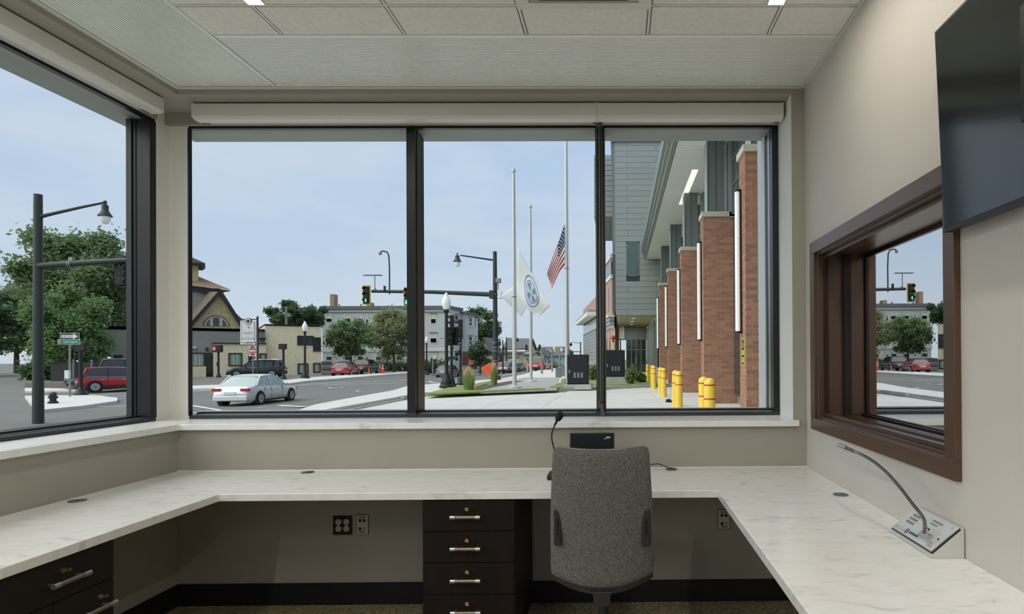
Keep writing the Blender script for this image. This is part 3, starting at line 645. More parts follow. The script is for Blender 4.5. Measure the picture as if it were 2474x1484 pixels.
# the gooseneck curves up and away along the wall
pxs = [(2272, 1302), (2232, 1255), (2204, 1217), (2170, 1173), (2140, 1140), (2108, 1114), (2080, 1098), (2064, 1091)]
pts = []
for k, (x, y) in enumerate(pxs):
    xx = (st+o0).x + (XR-.17-(st+o0).x)*(k/(len(pxs)-1))
    pts.append(atx(x, y, xx)-o0)
pts[0] = st
def cat(P, n=10):
    o_ = []
    for i in range(len(P)-1):
        a0, a1, a2, a3 = P[max(0, i-1)], P[i], P[i+1], P[min(len(P)-1, i+2)]
        for k in range(n):
            t_ = k/n; o_.append(.5*((2*a1)+(a2-a0)*t_+(2*a0-5*a1+4*a2-a3)*t_*t_+(3*a1-a0-3*a2+a3)*t_**3))
    return o_+[P[-1]]
cv = cat(pts, 24); MB().tube(cv, [.0064 if i % 2 else .0052 for i in range(len(cv))], 10).build('gooseneck', 'goose', I, ang=20)
p0, p1 = pts[-1], atx(2027, 1076, XR-.178)-o0; d = p1-p0
MB().cyl(p0, p0+d*.55, .0075, n=14).build('mic_sleeve', 'goose', I)
MB().cyl(p0+d*.5, p1, .0098, n=16).build('mic_capsule', 'steel', I)
# ------------------------------------------------------------------ wall monitor
t0, t1 = at(2257, 75, 1.965), at(2280, 568, 1.965)
zt_, zb_ = 2.535, 1.872; xt_, xb_ = t0.x, t1.x; yv = 1.965
T = thing('wall_monitor', 'large flat black wall mounted monitor at the top of the right wall', 'monitor', (XR, yv-.62, zb_))
o0 = T.location; ax_ = (Vector((xt_, 0, zt_))-Vector((xb_, 0, zb_))); hL = ax_.length; ax_.normalize(); nn = Vector((-ax_.z, 0, ax_.x))
Mt = Matrix(((0, ax_.x, nn.x, xb_-o0.x), (-1, 0, 0, 0), (0, ax_.z, nn.z, 0), (0, 0, 0, 1)))
MB().xbox(Mt, -.62, 0, -.030, .62, hL, 0).build('case', 'plastic_dark', T, bevel=.003)
MB().xbox(Mt, -.612, .014, 0, .612, hL-.010, .0012).build('screen', 'screen', T)
MB().xbox(Mt, -.62, .0, -.002, .62, .0125, .0016).build('chin', 'plastic_black', T)
MB().box(-.085, -.2, .2, 0, .2, .5).build('wall_bracket', 'plastic_black', T)
# ================================================================== OUTSIDE
mk('asphalt', (118, 117, 110), .9, var=.10, sc=.6, bump=.15, bsc=30)
mk('concrete', (216, 214, 206), .85, var=.05, sc=1.3)
mk('concrete_b', (210, 208, 201), .85, var=.05, sc=1.5, isl=.03)
mk('kerb', (178, 180, 175), .85, var=.1, sc=3)
mk('paver', (172, 174, 172), .85, var=.06, sc=3)
mk('grass', (134, 150, 80), .95, var=.25, sc=2.5, bump=.4, bsc=20)
mk('mulch', (104, 88, 74), .95, var=.3, sc=8, bump=.5, bsc=25)
mk('paint_white', (226, 226, 220), .7, var=.06, sc=3)
mk('brick', (162, 118, 96), .85, isl=.20, var=.06, sc=30)
mk('mortar', (208, 188, 168), .9)
mk('cap_stone', (190, 188, 166), .8, var=.05)
mk('panel_grey', (152, 158, 155), .45, isl=.035, met=.2)
mk('panel_dark', (118, 126, 124), .45, met=.2)
mk('joint_dark', (52, 58, 58), .7)
mk('soffit', (244, 246, 242), .6)
mk('soffit_wood', (164, 160, 154), .6, isl=.05)
mk('fascia', (136, 146, 148), .3, met=.5)
mk('fascia_light', (172, 178, 180), .3, met=.5)
mk('glass_dark', (40, 56, 54), .08, spec=.9)
mk('glass_green', (70, 96, 90), .08, spec=.9)
mk('glass_pale', (140, 156, 148), .12, spec=.8)
mk('glass_black', (24, 28, 28), .1, spec=.7)
mk('yellow', (242, 206, 80), .4, var=.03)
mk('red_tape', (176, 54, 26), .5)
mk('pole_black', (26, 30, 29), .5)
mk('pole_green', (58, 66, 60), .5, met=.2)
mk('galv', (142, 146, 142), .5, met=.5)
mk('pole_silver', (206, 208, 204), .35, met=.35)
emit('sconce_on', (244, 246, 246), .12, (235, 238, 238))
emit('soffit_on', (255, 250, 240), .8)
emit('globe', (235, 240, 242), .08, (235, 240, 242))
mk('signal_yellow', (226, 186, 40), .5)
mk('lens_off', (70, 52, 46), .4)
mk('lens_dark', (24, 34, 34), .35)
emit('green_on', (70, 226, 214), 1.6)
emit('red_on', (238, 72, 56), 1.0)
emit('hand_on', (240, 90, 84), .8)
mk('cabinet_black', (30, 33, 35), .45, spec=.4)
mk('vent_grey', (120, 124, 130), .5)
mk('stone', (238, 222, 186), .9, var=.22, sc=5, st=(1, 1, 2.5), bump=.4, bsc=8)
mk('stone_church', (196, 178, 134), .95, var=.32, sc=4, bump=.6, bsc=6)
mk('stucco_grey', (148, 150, 140), .9, var=.05, sc=1)
mk('roof_brown', (150, 122, 96), .9, var=.2, sc=2.5, st=(1, 1, 4))
mk('roof_slate', (122, 110, 96), .9, var=.3, sc=3, st=(1, 1, 4))
mk('roof_grey', (110, 112, 112), .9, var=.1, sc=4)
mk('dark_trim', (48, 48, 44), .7)
mk('siding', (206, 210, 206), .8, var=.03, sc=1)
mk('siding_low', (212, 211, 200), .85, var=.05, sc=1)
mk('trim_white', (222, 224, 220), .7)
mk('house_cream', (224, 208, 168), .85)
mk('house_blue', (178, 200, 206), .85)
mk('brick_far', (180, 148, 132), .9, var=.08, sc=6)
mk('chimney', (166, 142, 112), .9, var=.15, sc=6)
mk('cone_orange', (226, 98, 58), .6); mk('orange_sign', (244, 108, 66), .6)
mk('sign_white', (222, 224, 220), .6); mk('sign_black', (28, 30, 28), .6); mk('sign_red', (186, 44, 30), .6); mk('sign_green', (24, 118, 96), .6); mk('maroon', (96, 44, 44), .6)
mk('acid_yellow', (206, 222, 80), .6); mk('sign_grey', (150, 150, 150), .6)
mk('flag_white', (232, 236, 234), .9); mk('flag_red', (178, 58, 56), .9); mk('flag_navy', (44, 58, 84), .9); mk('flag_blue', (112, 134, 180), .9); mk('flag_gold', (206, 196, 140), .9); mk('flag_sky', (186, 206, 216), .9)
mk('bark', (84, 74, 62), .95, var=.2, sc=6)
leafmat('leaf_mid', (122, 142, 98)); leafmat('leaf_light', (120, 146, 96)); leafmat('leaf_dark', (92, 114, 80)); leafmat('leaf_yellow', (148, 154, 114))
leafmat('blade', (146, 166, 108)); leafmat('plume', (220, 196, 158), .15)
mk('tyre', (22, 22, 22), .85); mk('rim', (178, 180, 182), .3, met=.8); mk('car_glass', (36, 44, 44), .06, spec=.9); mk('car_glass_pale', (150, 172, 168), .08, spec=.9)
for n_, c_ in (('car_white', (222, 226, 226)), ('car_black', (36, 40, 42)), ('car_red', (176, 34, 40)), ('car_red_dull', (168, 60, 58)), ('car_dark', (58, 62, 64)), ('car_grey', (112, 116, 118)), ('car_silver', (192, 196, 198)), ('car_beige', (150, 146, 130))):
    mk(n_, c_, .25, met=.15, coat=.6)
mk('tail_red', (190, 30, 34), .25); emit('brake_on', (248, 80, 70), .9); mk('chrome', (210, 212, 212), .15, met=1); mk('plate', (224, 226, 228), .5); mk('black_trim', (40, 42, 44), .6)

# ------------------------------------------------------------------ ground
xs = [-400, -250, -150, -110, -90]+[-80+2*i for i in range(46)]+[12, 30, 60, 120, 250]; ys = [-120, -60, -30, -10, 0, 4.4]+[6+2*i for i in range(52)]+[112, 120, 140, 170, 220, 300, 500]
m = MB(); nx, ny = len(xs), len(ys)
m.add([(x, y, hgt(x, y)) for y in ys for x in xs], [(j*nx+i, j*nx+i+1, (j+1)*nx+i+1, (j+1)*nx+i) for j in range(ny-1) for i in range(nx-1)], 0, True)
road = m.build('road', 'asphalt'); road['kind'] = 'structure'
def drape(name, poly, mat, lift=.13, parent=None, step=2.0, flat=None, thick=.3):
    bm = bmesh.new()
    pts = []
    for i, p in enumerate(poly):
        q = poly[(i+1) % len(poly)]; n = max(1, int(math.hypot(q[0]-p[0], q[1]-p[1])/step))
        pts += [(p[0]+(q[0]-p[0])*k/n, p[1]+(q[1]-p[1])*k/n) for k in range(n)]
    f = bm.faces.new([bm.verts.new((x, y, 0)) for x, y in pts]); bmesh.ops.triangulate(bm, faces=[f])
    if flat is None:
        for _ in range(3):
            ed = [e_ for e_ in bm.edges if e_.calc_length() > step*2]
            if ed: bmesh.ops.subdivide_edges(bm, edges=ed, cuts=1); bmesh.ops.triangulate(bm, faces=bm.faces)
    zz = (lambda x, y: flat) if flat is not None else (lambda x, y: hgt(x, y)+lift)
    for v_ in bm.verts: v_.co.z = zz(v_.co.x, v_.co.y)
    bmesh.ops.recalc_face_normals(bm, faces=bm.faces)
    for f in list(bm.faces):
        if f.normal.z < 0: f.normal_flip()
    be = [e_ for e_ in bm.edges if e_.is_boundary]; ex = bmesh.ops.extrude_edge_only(bm, edges=be)
    for v_ in ex['geom']:
        if isinstance(v_, bmesh.types.BMVert): v_.co.z -= thick
    me = bpy.data.meshes.new(name); bm.to_mesh(me); bm.free(); me.materials.append(G[mat])
    o = bpy.data.objects.new(name, me); COL.objects.link(o)
    if parent: o.parent = parent; o.location = -wloc(parent)
    else: o['kind'] = 'structure'
    return o
def P2(lst, z): return [tuple(atz(x, y, z)[:2]) for x, y in lst]
def PG(lst, l=.0): return [tuple(gnd(x, y, l)[:2]) for x, y in lst]
# driveway plaza of concrete slabs
plz = struct('plaza_pavement', (0, 16, 0))
kx = [-7.7, -5.9, -4.1, -2.3, -.5, 1.3, 2.9, 4.6]
def kerb_y(x): return 23.6+(x+7.7)*(25.2-23.6)/3.3 if x < -4.4 else (25.2+(x+4.4)*2.5/3.3 if x < -1.1 else 27.7+(x+1.1)*.75)
for i in range(len(kx)-1):
    y = 4.45
    while y < kerb_y(kx[i+1])-.2:
        y2 = y+2.1; x0, x1 = kx[i]+.006, kx[i+1]-.006
        pl = [(x0, y+.006), (x1, y+.006), (x1, min(y2-.006, kerb_y(x1)-.02)), (x0, min(y2-.006, kerb_y(x0)-.02))]
        if pl[3][1] > pl[0][1]+.05: MB().prism(pl, 'z', -.2, 0).build('slab', 'concrete_b', plz, world=True)
        y = y2
MB().box(-7.7, 4.42, -.25, 4.6, 23.5, -.012).prism([(-7.7, 23.5), (4.6, 23.5), (4.6, 31.5), (2.1, 30), (-1.1, 27.6), (-4.4, 25.1)], 'z', -.25, -.012).build('slab_bed', 'kerb', plz, world=True)
# raised kerb line
K = [(-7.7, 15.0), (-7.7, 23.6), (-4.4, 25.2), (-1.1, 27.7), (2.1, 30.1), (2.55, 30.4)]
kb = struct('kerb', (0, 24, 0)); m = MB()
for i in range(len(K)-1):
    a_, c_ = Vector(K[i]), Vector(K[i+1]); n = max(1, int((c_-a_).length/1.8)); d = (c_-a_)/n; nn_ = Vector((-d.y, d.x)).normalized()*.16
    for k in range(n):
        p_, q_ = a_+d*k+d.normalized()*.004, a_+d*(k+1)-d.normalized()*.004; hz_ = .04 if p_.y < 20 else .15
        MB().prism([p_, q_, q_+nn_, p_+nn_], 'z', -.2, hz_).build('kerb_stone', 'kerb', kb, world=True)
# walkway between the kerb and the street
edge = P2([(690, 1004), (760, 980), (860, 961), (950, 945), (985, 934), (1110, 924), (1215, 915), (1262, 906)], .1)
walk = [(-7.86, 14.5), (-7.86, 23.7), (-4.5, 25.35), (-1.2, 27.85), (2.0, 30.3), (2.0, 44), (-2.2, 62)]+P2([(1352, 888)], .1)+P2([(1290, 898)], .1)+edge[::-1]
o = drape('sidewalk', walk, 'concrete', flat=.13, thick=.5)
drape('paver_court', P2([(1160, 948), (1345, 941), (1352, 912), (1268, 912), (1215, 924)], .15), 'paver', flat=.14, thick=.05)
drape('planting_bed', P2([(1140, 938), (1165, 932), (1232, 921), (1262, 921), (1180, 938), (1150, 944)], .15), 'mulch', flat=.16, thick=.05)
drape('lawn_strip', P2([(1030, 952), (1085, 937), (1130, 931), (1190, 920), (1200, 921), (1165, 931), (1140, 941), (1150, 944), (1300, 938), (1318, 940), (1240, 944), (1100, 950), (1034, 953)], .16), 'grass', flat=.18, thick=.06)
drape('lawn_patch', P2([(1325, 937), (1352, 926), (1372, 922), (1369, 934), (1345, 938)], .16), 'grass', flat=.175, thick=.05)
drape('apron_walk', [(.2, 30), (3.65, 31), (3.65, 57), (.2, 57), (-.6, 45)], 'concrete', flat=.12, thick=.3)
drape('lawn_back', P2([(1421, 931), (1421, 900), (1500, 897), (1600, 903), (1600, 927), (1500, 930)], .16), 'grass', flat=.17, thick=.05)
# far side walks, corner on the left, lots
far = PG([(440, 939), (520, 938), (640, 933), (700, 926), (800, 916), (950, 904), (1000, 901), (1000, 897), (880, 904), (760, 911), (690, 919), (600, 928), (440, 933)], .13)
drape('sidewalk', far, 'concrete', lift=.13)
drape('sidewalk', PG([(90, 992), (200, 981), (283, 969), (284, 962), (230, 955), (60, 957)], .13), 'concrete', lift=.14)
drape('sidewalk', PG([(60, 945), (212, 943), (216, 939), (60, 937)], .13), 'concrete', lift=.12)
drape('verge', PG([(60, 936), (230, 937), (240, 925), (60, 925)], .1), 'mulch', lift=.08)
def line(a_, c_, wd):
    p, q = gnd(*a_), gnd(*c_); d = (q-p); d.z = 0; n = Vector((-d.y, d.x, 0)).normalized()*wd/2; k = max(1, int(d.length/2)); mm = MB()
    for i in range(k):
        u, v_ = p+d*i/k, p+d*(i+1)/k; c4 = [u-n, v_-n, v_+n, u+n]; mm.quad(*[Vector((c.x, c.y, hgt(c.x, c.y)+.02)) for c in c4])
    mm.build('road_marking', 'paint_white', road, off=wloc(road))
line((463, 981), (735, 985), .22); line((463, 947), (525, 943), .2); line((235, 984), (320, 983), .22); line((225, 958), (318, 950), .2); line((262, 962), (318, 956), .15)
line((780, 931), (980, 926), .18); line((700, 934), (985, 919), .15); line((1035, 922), (1110, 922), .25); line((1215, 908), (1240, 904), .2)
for px_, py_ in ((880, 945), (812, 937)):
    p = gnd(px_, py_); MB().cyl(p+Vector((0, 0, -.05)), p+Vector((0, 0, .018)), .55, n=24).build('manhole_collar', 'concrete', road, off=wloc(road)); MB().cyl(p+Vector((0, 0, -.05)), p+Vector((0, 0, .024)), .36, n=24).build('manhole_cover', 'dark_trim', road, off=wloc(road))
# ------------------------------------------------------------------ brick pillar colonnade
PY = [13, 19, 25, 31, 37]; PX = [2.745, 2.675, 2.60, 2.535, 2.475]; PT = 6.09
BL, BH, JT = .258, .079, .012
tmp = MB().box(-BL/2, 0, -BH/2, BL/2, .05, BH/2).build('brick', 'brick', off=(0, 0, 0)); stretcher = tmp.data; bpy.data.objects.remove(tmp)
tmp = MB().box(0, -.059, -BH/2, .05, .059, BH/2).build('brick', 'brick', off=(0, 0, 0)); header = tmp.data; bpy.data.objects.remove(tmp)
ordn = ['nearest', 'second nearest', 'third', 'fourth', 'farthest']
bld = thing('canopy_building', 'large civic building with grey metal panels, long canopy and brick base', 'building', (3.7, 40, 0))
for k in range(5):
    y0, x0 = PY[k], PX[k]; wd, dp_ = 1.36, .66
    T = thing('brick_pillar', f'{ordn[k]} brick pillar of the row beside the yellow bollards', 'pillar', (x0, y0, 0), group='brick pillars of the colonnade')
    MB().box(.008, .008, -.1, wd, dp_, PT-.16).build('core', 'mortar', T)
    MB().box(-.05, -.05, PT-.16, wd, dp_+.05, PT).build('cap', 'cap_stone', T, bevel=.01)
    ncr = int((PT-.16)/(BH+JT)); cand = []
    vis_front = {0: 1.2, 1: 4.2, 2: 3.2, 3: 2, 4: 2}[k]
    for c in range(ncr-1, -1, -1):
        z = .012+BH/2+c*(BH+JT)
        nfr = 5
        for i in range(nfr+1):
            xx = (i+.5)*(BL+JT)-((BL+JT)/2 if c % 2 else 0)
            if xx+BL/2 > wd: continue
            if xx < BL/2: cand.append((0 if i <= vis_front else 3, 'h', (BL/4-.003, 0, z)))
            else: cand.append((0 if i <= vis_front else 3, 's', (xx, 0, z)))
        for i in range(5): cand.append((1 if k < 2 else 2, 'd', (0, .065+i*.131+(.0 if c % 2 else .004), z)))
    cand.sort(key=lambda q: q[0]); stuff = MB()
    for n, (pr, kd, loc) in enumerate(cand):
        if n < 300 and k < 3:
            if kd == 's': inst(stretcher, 'brick', T, loc)
            elif kd == 'h': inst(stretcher, 'brick', T, loc, sc=(.5, 1, 1))
            else: inst(header, 'brick', T, loc)
        else:
            L_ = BL/2 if kd == 's' else BL/4
            if kd in 'sh': stuff.box(loc[0]-L_, -.0, loc[2]-BH/2, loc[0]+L_, .03, loc[2]+BH/2)
            else: stuff.box(0, loc[1]-.059, loc[2]-BH/2, .05, loc[1]+.059, loc[2]+BH/2)
    stuff.build('brick_field', 'brick', T, kind='stuff')
    # steel column on the pillar
    S_ = MB().box(.15, .06, PT, .42, .56, 8.37).box(.44, .06, PT, .70, .56, 8.37).build('steel_column', 'panel_dark', T)
    MB().box(.425, .07, PT, .435, .5, 8.37).build('column_joint', 'joint_dark', T)
    MB().box(.13, .02, PT, .15, .58, 8.37).build('column_side', 'fascia_light', T)
    # tall wall light on the side facing the drive
    W_ = thing('wall_light', f'tall white tube wall light on the {ordn[k]} brick pillar', 'wall light', (x0, y0+.42, 2.05), group='tall tube lights on the brick pillars')
    MB().box(-.055, -.05, -.02, 0, .05, 3.14).build('back_channel', 'pole_black', W_)
    MB().cyl((-.085, 0, 0), (-.085, 0, 3.12), .062, n=18).build('tube', 'sconce_on', W_)
    for z0 in (-.05, 3.12): MB().cyl((-.085, 0, z0), (-.085, 0, z0+.05), .07, n=18).box(-.07, -.05, z0, 0, .05, z0+.05).build('end_cap', 'pole_black', W_)
for k, zlab in ((0, 'nearest'), (2, 'third')):
    S_ = thing('wall_sign', f'narrow black and acid yellow warning sign on the {zlab} brick pillar', 'sign', (PX[k], PY[k]+.27, 1.28), group='black and yellow pillar signs')
    MB().box(-.012, -.135, 0, 0, .135, .60).build('sign_panel', 'acid_yellow', S_, bevel=.004); MB().box(-.014, -.118, .02, -.012, .118, .58).build('sign_field', 'sign_black', S_)
    for z0, s_ in ((.45, 'NO'), (.29, 'IDLE'), (.13, 'ZONE')):
        R_ = MB().box(-.0155, -.10 if s_ != 'NO' else -.05, z0-.05, -.014, .10 if s_ != 'NO' else .05, z0+.05).build('word_block', 'acid_yellow', S_)
        txt(s_, .085, 'sign_black', R_, (-.016, 0, z0), rot=(PI/2, 0, -PI/2), ext=.0005)
    for z0 in (.55, .05): MB().cyl((-.017, 0, z0), (-.013, 0, z0), .016, n=10).build('bolt', 'sign_white', S_)
# bollards
def bollard(x, y, label):
    T = thing('bollard', label, 'bollard', (x, y, 0), group='yellow safety bollards along the drive')
    r = .105
    MB().lathe([(r, -.05), (r, .97), (r*.97, 1.01), (r*.85, 1.045), (r*.6, 1.07), (r*.3, 1.083), (.001, 1.088)], n=24).build('sleeve', 'yellow', T)
    for z in (.955, .70): MB().lathe([(r+.001, z-.012), (r+.002, z), (r+.001, z+.012)], n=24).build('red_band', 'red_tape', T)
bl = [(1714, 11.1), (1700, 11.9), (1640, 17.0), (1632, 18.1), (1603.5, 22.4), (1596, 23.6), (1580, 28.3), (1576.5, 29.6), (1565, 34.4)]
nm = ['yellow bollard with a red band, nearest to the window', 'yellow bollard half hidden behind the nearest one', 'yellow bollard in front of the second pair', 'yellow bollard at the back of the second pair', 'yellow bollard in front of the third pair', 'yellow bollard at the back of the third pair', 'yellow bollard in front of the fourth pair', 'yellow bollard hidden behind the fourth pair front one', 'yellow bollard farthest along the drive']
for (px_, y), l in zip(bl, nm): bollard(at(px_, 900, y).x, y, l)
p = atz(1617, 972, 0); tag(MB().box(p.x-.12, p.y-.1, 0, p.x+.12, p.y+.1, .05).cyl(p+Vector((-.1, 0, .05)), p+Vector((.05, 0, .06)), .05).build('rubber_wedge', 'rubber', bevel=.015), 'small dark rubber wedge on the drive beside a bollard', 'wedge')
# ------------------------------------------------------------------ canopy building
def bp(name, mat, *boxes, **kw):
    m = MB()
    for q in boxes: m.box(*q)
    return m.build(name, mat, bld, world=True, **kw)
XW = 3.62; SZ = 8.37; CXL = 1.84
bp('back_wall', 'panel_grey', (XW+.1, 5, -.1, 9, 60, 16))
for k in range(7):                                              # glazing between the columns above and below
    y0, y1 = 7.8+6*k, 12.95+6*k
    f = bp('glazing', 'glass_green', (XW, y0, PT-.1, XW+.1, y1, SZ)); 
    for q in (0, .25, .5, .75, 1): MB().box(XW-.05, y0+(y1-y0)*q-.04, PT-.1, XW+.02, y0+(y1-y0)*q+.04, SZ).build('glazing_mullion', 'panel_dark', f, off=wloc(f))
    for z in (6.9, 7.7): MB().box(XW-.03, y0, z-.03, XW+.02, y1, z+.03).build('glazing_rail', 'panel_dark', f, off=wloc(f))
    bp('low_glazing', 'glass_dark', (XW, y0, .3, XW+.1, y1, PT-.2))
    bp('wall_pier', 'panel_grey', (XW-.12, y1, PT-.2, XW+.1, y0+6, SZ))
MB().prism([(CXL-.30, SZ+.75), (CXL-.30, SZ+.42), (CXL-.20, SZ+.40), (CXL-.20, SZ+.22), (CXL-.10, SZ+.20), (CXL-.10, SZ-.01), (CXL, SZ-.02), (CXL+.06, SZ+.0), (CXL+.06, SZ+.75)], 'y', 5, 41.6).build('canopy_fascia', 'fascia', bld, world=True)
MB().box(CXL-.31, 5, SZ+.70, CXL-.28, 41.6, SZ+.80).box(CXL-.205, 5, SZ+.36, CXL-.19, 41.6, SZ+.40).box(CXL-.105, 5, SZ+.16, CXL-.09, 41.6, SZ+.20).box(CXL-.02, 5, SZ-.035, CXL+.02, 41.6, SZ-.015).build('canopy_edge', 'fascia_light', bld, world=True)
bp('canopy_deck', 'joint_dark', (CXL+.06, 5, SZ+.03, XW+.1, 41.9, SZ+.7))
m = MB(); y = 5.0
while y < 41.8: m.box(CXL+.06, y+.008, SZ, XW, min(41.9, y+.212), SZ+.03); y += .22
m.build('soffit_boards', 'soffit', bld, world=True, kind='stuff')
L_ = bp('soffit_light', 'soffit_on', (2.70, 22.0, SZ-.012, 2.93, 27.0, SZ+.01)); MB().box(2.68, 21.97, SZ-.008, 2.70, 27.03, SZ).box(2.93, 21.97, SZ-.008, 2.95, 27.03, SZ).build('light_frame', 'soffit', L_, off=wloc(L_))
# grey panel volume that hangs over the entrance
VY, VZ0, VZ1 = 42.0, 4.45, 16.6; vx0, vx1 = -.24, 3.62
wx0, wx1, wz0, wz1 = .51, 1.44, 7.18, 9.58
bp('volume_core', 'joint_dark', (vx0+.02, VY+.03, VZ0+.02, 9, 58, VZ1))
rowh = .397; z = VZ0; r = 0
pan = {}
def panel(x0, x1, z0, z1):
    key = (round(x1-x0, 3), round(z1-z0, 3))
    if key not in pan:
        t_ = MB().box(0, 0, 0, key[0], .035, key[1]).build('metal_panel', 'panel_grey', off=(0, 0, 0)); pan[key] = t_.data; bpy.data.objects.remove(t_)
    inst(pan[key], 'metal_panel', bld, Vector((x0, VY, z0))-wloc(bld))
while z < VZ1-.05:
    z1 = min(z+rowh, VZ1); cuts = [vx0, .60, vx1] if r % 2 == 0 else [vx0, 2.62, vx1]
    for a_, c_ in zip(cuts[:-1], cuts[1:]):
        segs = [(a_, c_)]
        if z1 > wz0 and z < wz1:
            segs = []
            if a_ < wx0: segs.append((a_, min(c_, wx0)))
            if c_ > wx1: segs.append((max(a_, wx1), c_))
        for s0, s1 in segs:
            if s1-s0 > .05: panel(s0+.008, s1-.008, z+.008, z1-.008)
    z = z1; r += 1
Wn = bp('window', 'panel_dark', (wx0, VY-.01, wz0, wx0+.07, VY+.06, wz1), (wx1-.07, VY-.01, wz0, wx1, VY+.06, wz1), (wx0, VY-.01, wz0, wx1, VY+.06, wz0+.07), (wx0, VY-.01, wz1-.07, wx1, VY+.06, wz1))
MB().box(wx0+.06, VY+.02, wz0+.06, wx1-.06, VY+.05, wz1-.06).build('window_pane', 'glass_green', Wn, off=wloc(Wn))
bp('corner_trim', 'panel_dark', (vx0-.22, VY+.05, 8.7, vx0, VY+3, VZ1)); bp('corner_glass', 'glass_dark', (vx0-.18, VY+.1, VZ0+.3, vx0+.01, VY+4, 8.7)); bp('corner_edge', 'fascia_light', (vx0-.02, VY-.005, VZ0, vx0+.005, VY+.05, VZ1))
MB().prism([(-1.9, 12.4), (vx0-.2, 12.4), (vx0-.2, 17.2), (-1.9, 17.2)], 'y', 46.5, 56).build('overhang', 'panel_dark', bld, world=True)
for k in range(12): MB().box(-1.9, 46.46, 12.42+k*.4, vx0-.2, 46.5, 12.78+k*.4).build('overhang_panel', 'panel_grey', bld, world=True)
bp('parapet', 'fascia_light', (vx0-.3, VY-.15, VZ1, 9, 58, VZ1+.5))
for k in range(9):                                                  # soffit planks over the entrance
    x0 = vx0+.05+k*.37; bp('soffit_plank', 'soffit_wood', (x0, VY+.05, VZ0-.02, x0+.355, 58, VZ0+.02))
for k in range(3):
    MB().cyl((1.05, 45+k*4, VZ0-.025), (1.05, 45+k*4, VZ0-.015), .16, n=14).build('downlight', 'soffit_on', bld, world=True)
    ld = bpy.data.lights.new('downlight_lamp', 'AREA'); ld.shape = 'DISK'; ld.size = .3; ld.energy = 110; ld.color = (1, .95, .88)
    lo = bpy.data.objects.new('downlight_lamp', ld); COL.objects.link(lo); lo.parent = bld; lo.location = Vector((1.05, 45+k*4, VZ0-.03))-wloc(bld)
# lower wing beyond the pillars: dark strip windows, brick, entrance
bp('side_wall', 'brick_far', (2.62, 41.8, -.1, 3.7, 56.5, .8), (2.62, 41.8, 4.2, 3.7, 56.5, 4.45), (2.62, 55.2, .8, 3.7, 56.5, 4.2))
bp('side_glass', 'glass_black', (2.66, 41.8, .8, 3.7, 55.2, 4.2))
for k in range(8): bp('window_fin', 'panel_dark', (2.50, 41.9+k*1.9, .8, 2.68, 42.05+k*1.9, 4.2))
bp('entrance_head', 'panel_dark', (.45, 57.0, 3.2, 2.6, 58.5, 4.5)); bp('entrance_cheek', 'panel_grey', (-.05, 55.4, 3.2, .45, 58.5, 4.5), (-.32, 57, -.1, -.05, 60, 4.5))
bp('entrance_glass', 'glass_dark', (.62, 57.1, -.1, 2.55, 57.2, 3.2)); bp('entrance_side_glass', 'glass_green', (.05, 55.5, -.1, .12, 57.1, 3.2))
for k in range(5): bp('entrance_mullion', 'panel_dark', (.62+k*.46, 57.0, -.1, .70+k*.46, 57.15, 3.2))
for k in range(4): bp('entrance_mullion', 'panel_dark', (.02, 55.5+k*.5, -.1, .14, 55.57+k*.5, 3.2))
bp('entrance_rail', 'panel_dark', (.62, 57.0, 2.2, 2.55, 57.15, 2.28), (.02, 55.5, 2.2, .14, 57.1, 2.28)); bp('door_handle', 'steel', (1.5, 56.95, .9, 1.54, 57.0, 1.5))
# receding wing along the street
d_ = Vector((-.137, .9906, 0)); s0_ = Vector((-2.22, 62, 0))
Wg = thing('street_wing', 'distant brick and grey sided wing with white canopy along the street', 'building', s0_, math.atan2(d_.y, d_.x)-PI/2)
def wg(name, mat, *boxes):                                         # local: x to the right of the face (into the building), y along the wall
    m = MB()
    for q in boxes: m.box(*q)
    return m.build(name, mat, Wg)
wg('brick_upper', 'brick_far', (0, -11.5, 4.9, .3, -1.0, 10.2), (0.0, -1.0, 6.2, 2.0, 19.5, 8.0)); wg('brick_base', 'brick_far', (0, -11.5, -.2, .3, 19.5, .9))
for k in range(9): wg('siding_board', 'panel_grey', (-.03, .2, .92+k*.4, .2, 19.4, 1.30+k*.4))
wg('core', 'joint_dark', (.02, -.9, 0, 2.0, 19.4, 6.4)); wg('brick_lower', 'brick_far', (-.02, -11.5, .9, .28, -.9, 4.0))
for k in range(15): wg('window_strip', 'glass_pale', (-.02, .3+k*1.28, 4.62, .1, 1.42+k*1.28, 5.75))
wg('strip_sill', 'fascia_light', (-.10, .1, 4.54, .1, 19.5, 4.62)); wg('canopy_slab', 'trim_white', (-1.0, 1.5, 5.95, .6, 20.5, 6.35)); wg('canopy_top', 'panel_grey', (-.9, 1.6, 6.35, .6, 20.5, 6.6))
wg('corner_pier', 'panel_dark', (-.06, -1.0, .3, .3, .15, 6.3))
for k in range(3): wg('band_board', 'fascia_light', (-.12-.05*k, -11.6, 3.95+k*.32, .2, -2.5, 4.23+k*.32))
wg('ledge', 'trim_white', (-.35, -11.6, 4.92, .2, -2.5, 5.1)); wg('upper_band', 'trim_white', (-.1, -11.6, 8.2, .1, -2, 8.5)); wg('roof_glass', 'glass_dark', (-.03, -11.5, 8.5, .1, -2, 9.6)); wg('roof_edge', 'trim_white', (-.12, -11.6, 9.9, .2, -2, 10.25))
for k in range(3): wg('slot_window', 'glass_black', (-.03, -9.6+k*2.6, 5.5, .1, -8.9+k*2.6, 7.6))
for k in range(4): wg('ground_window', 'glass_black', (-.04, -10.6+k*2.2, 1.2, .1, -9.9+k*2.2, 3.9))
tag(MB().box(-2.6, 45, 0, -1.35, 45.4, 1.15).build('retaining_wall', 'kerb'), 'low grey concrete retaining wall behind the black cabinet', 'wall')
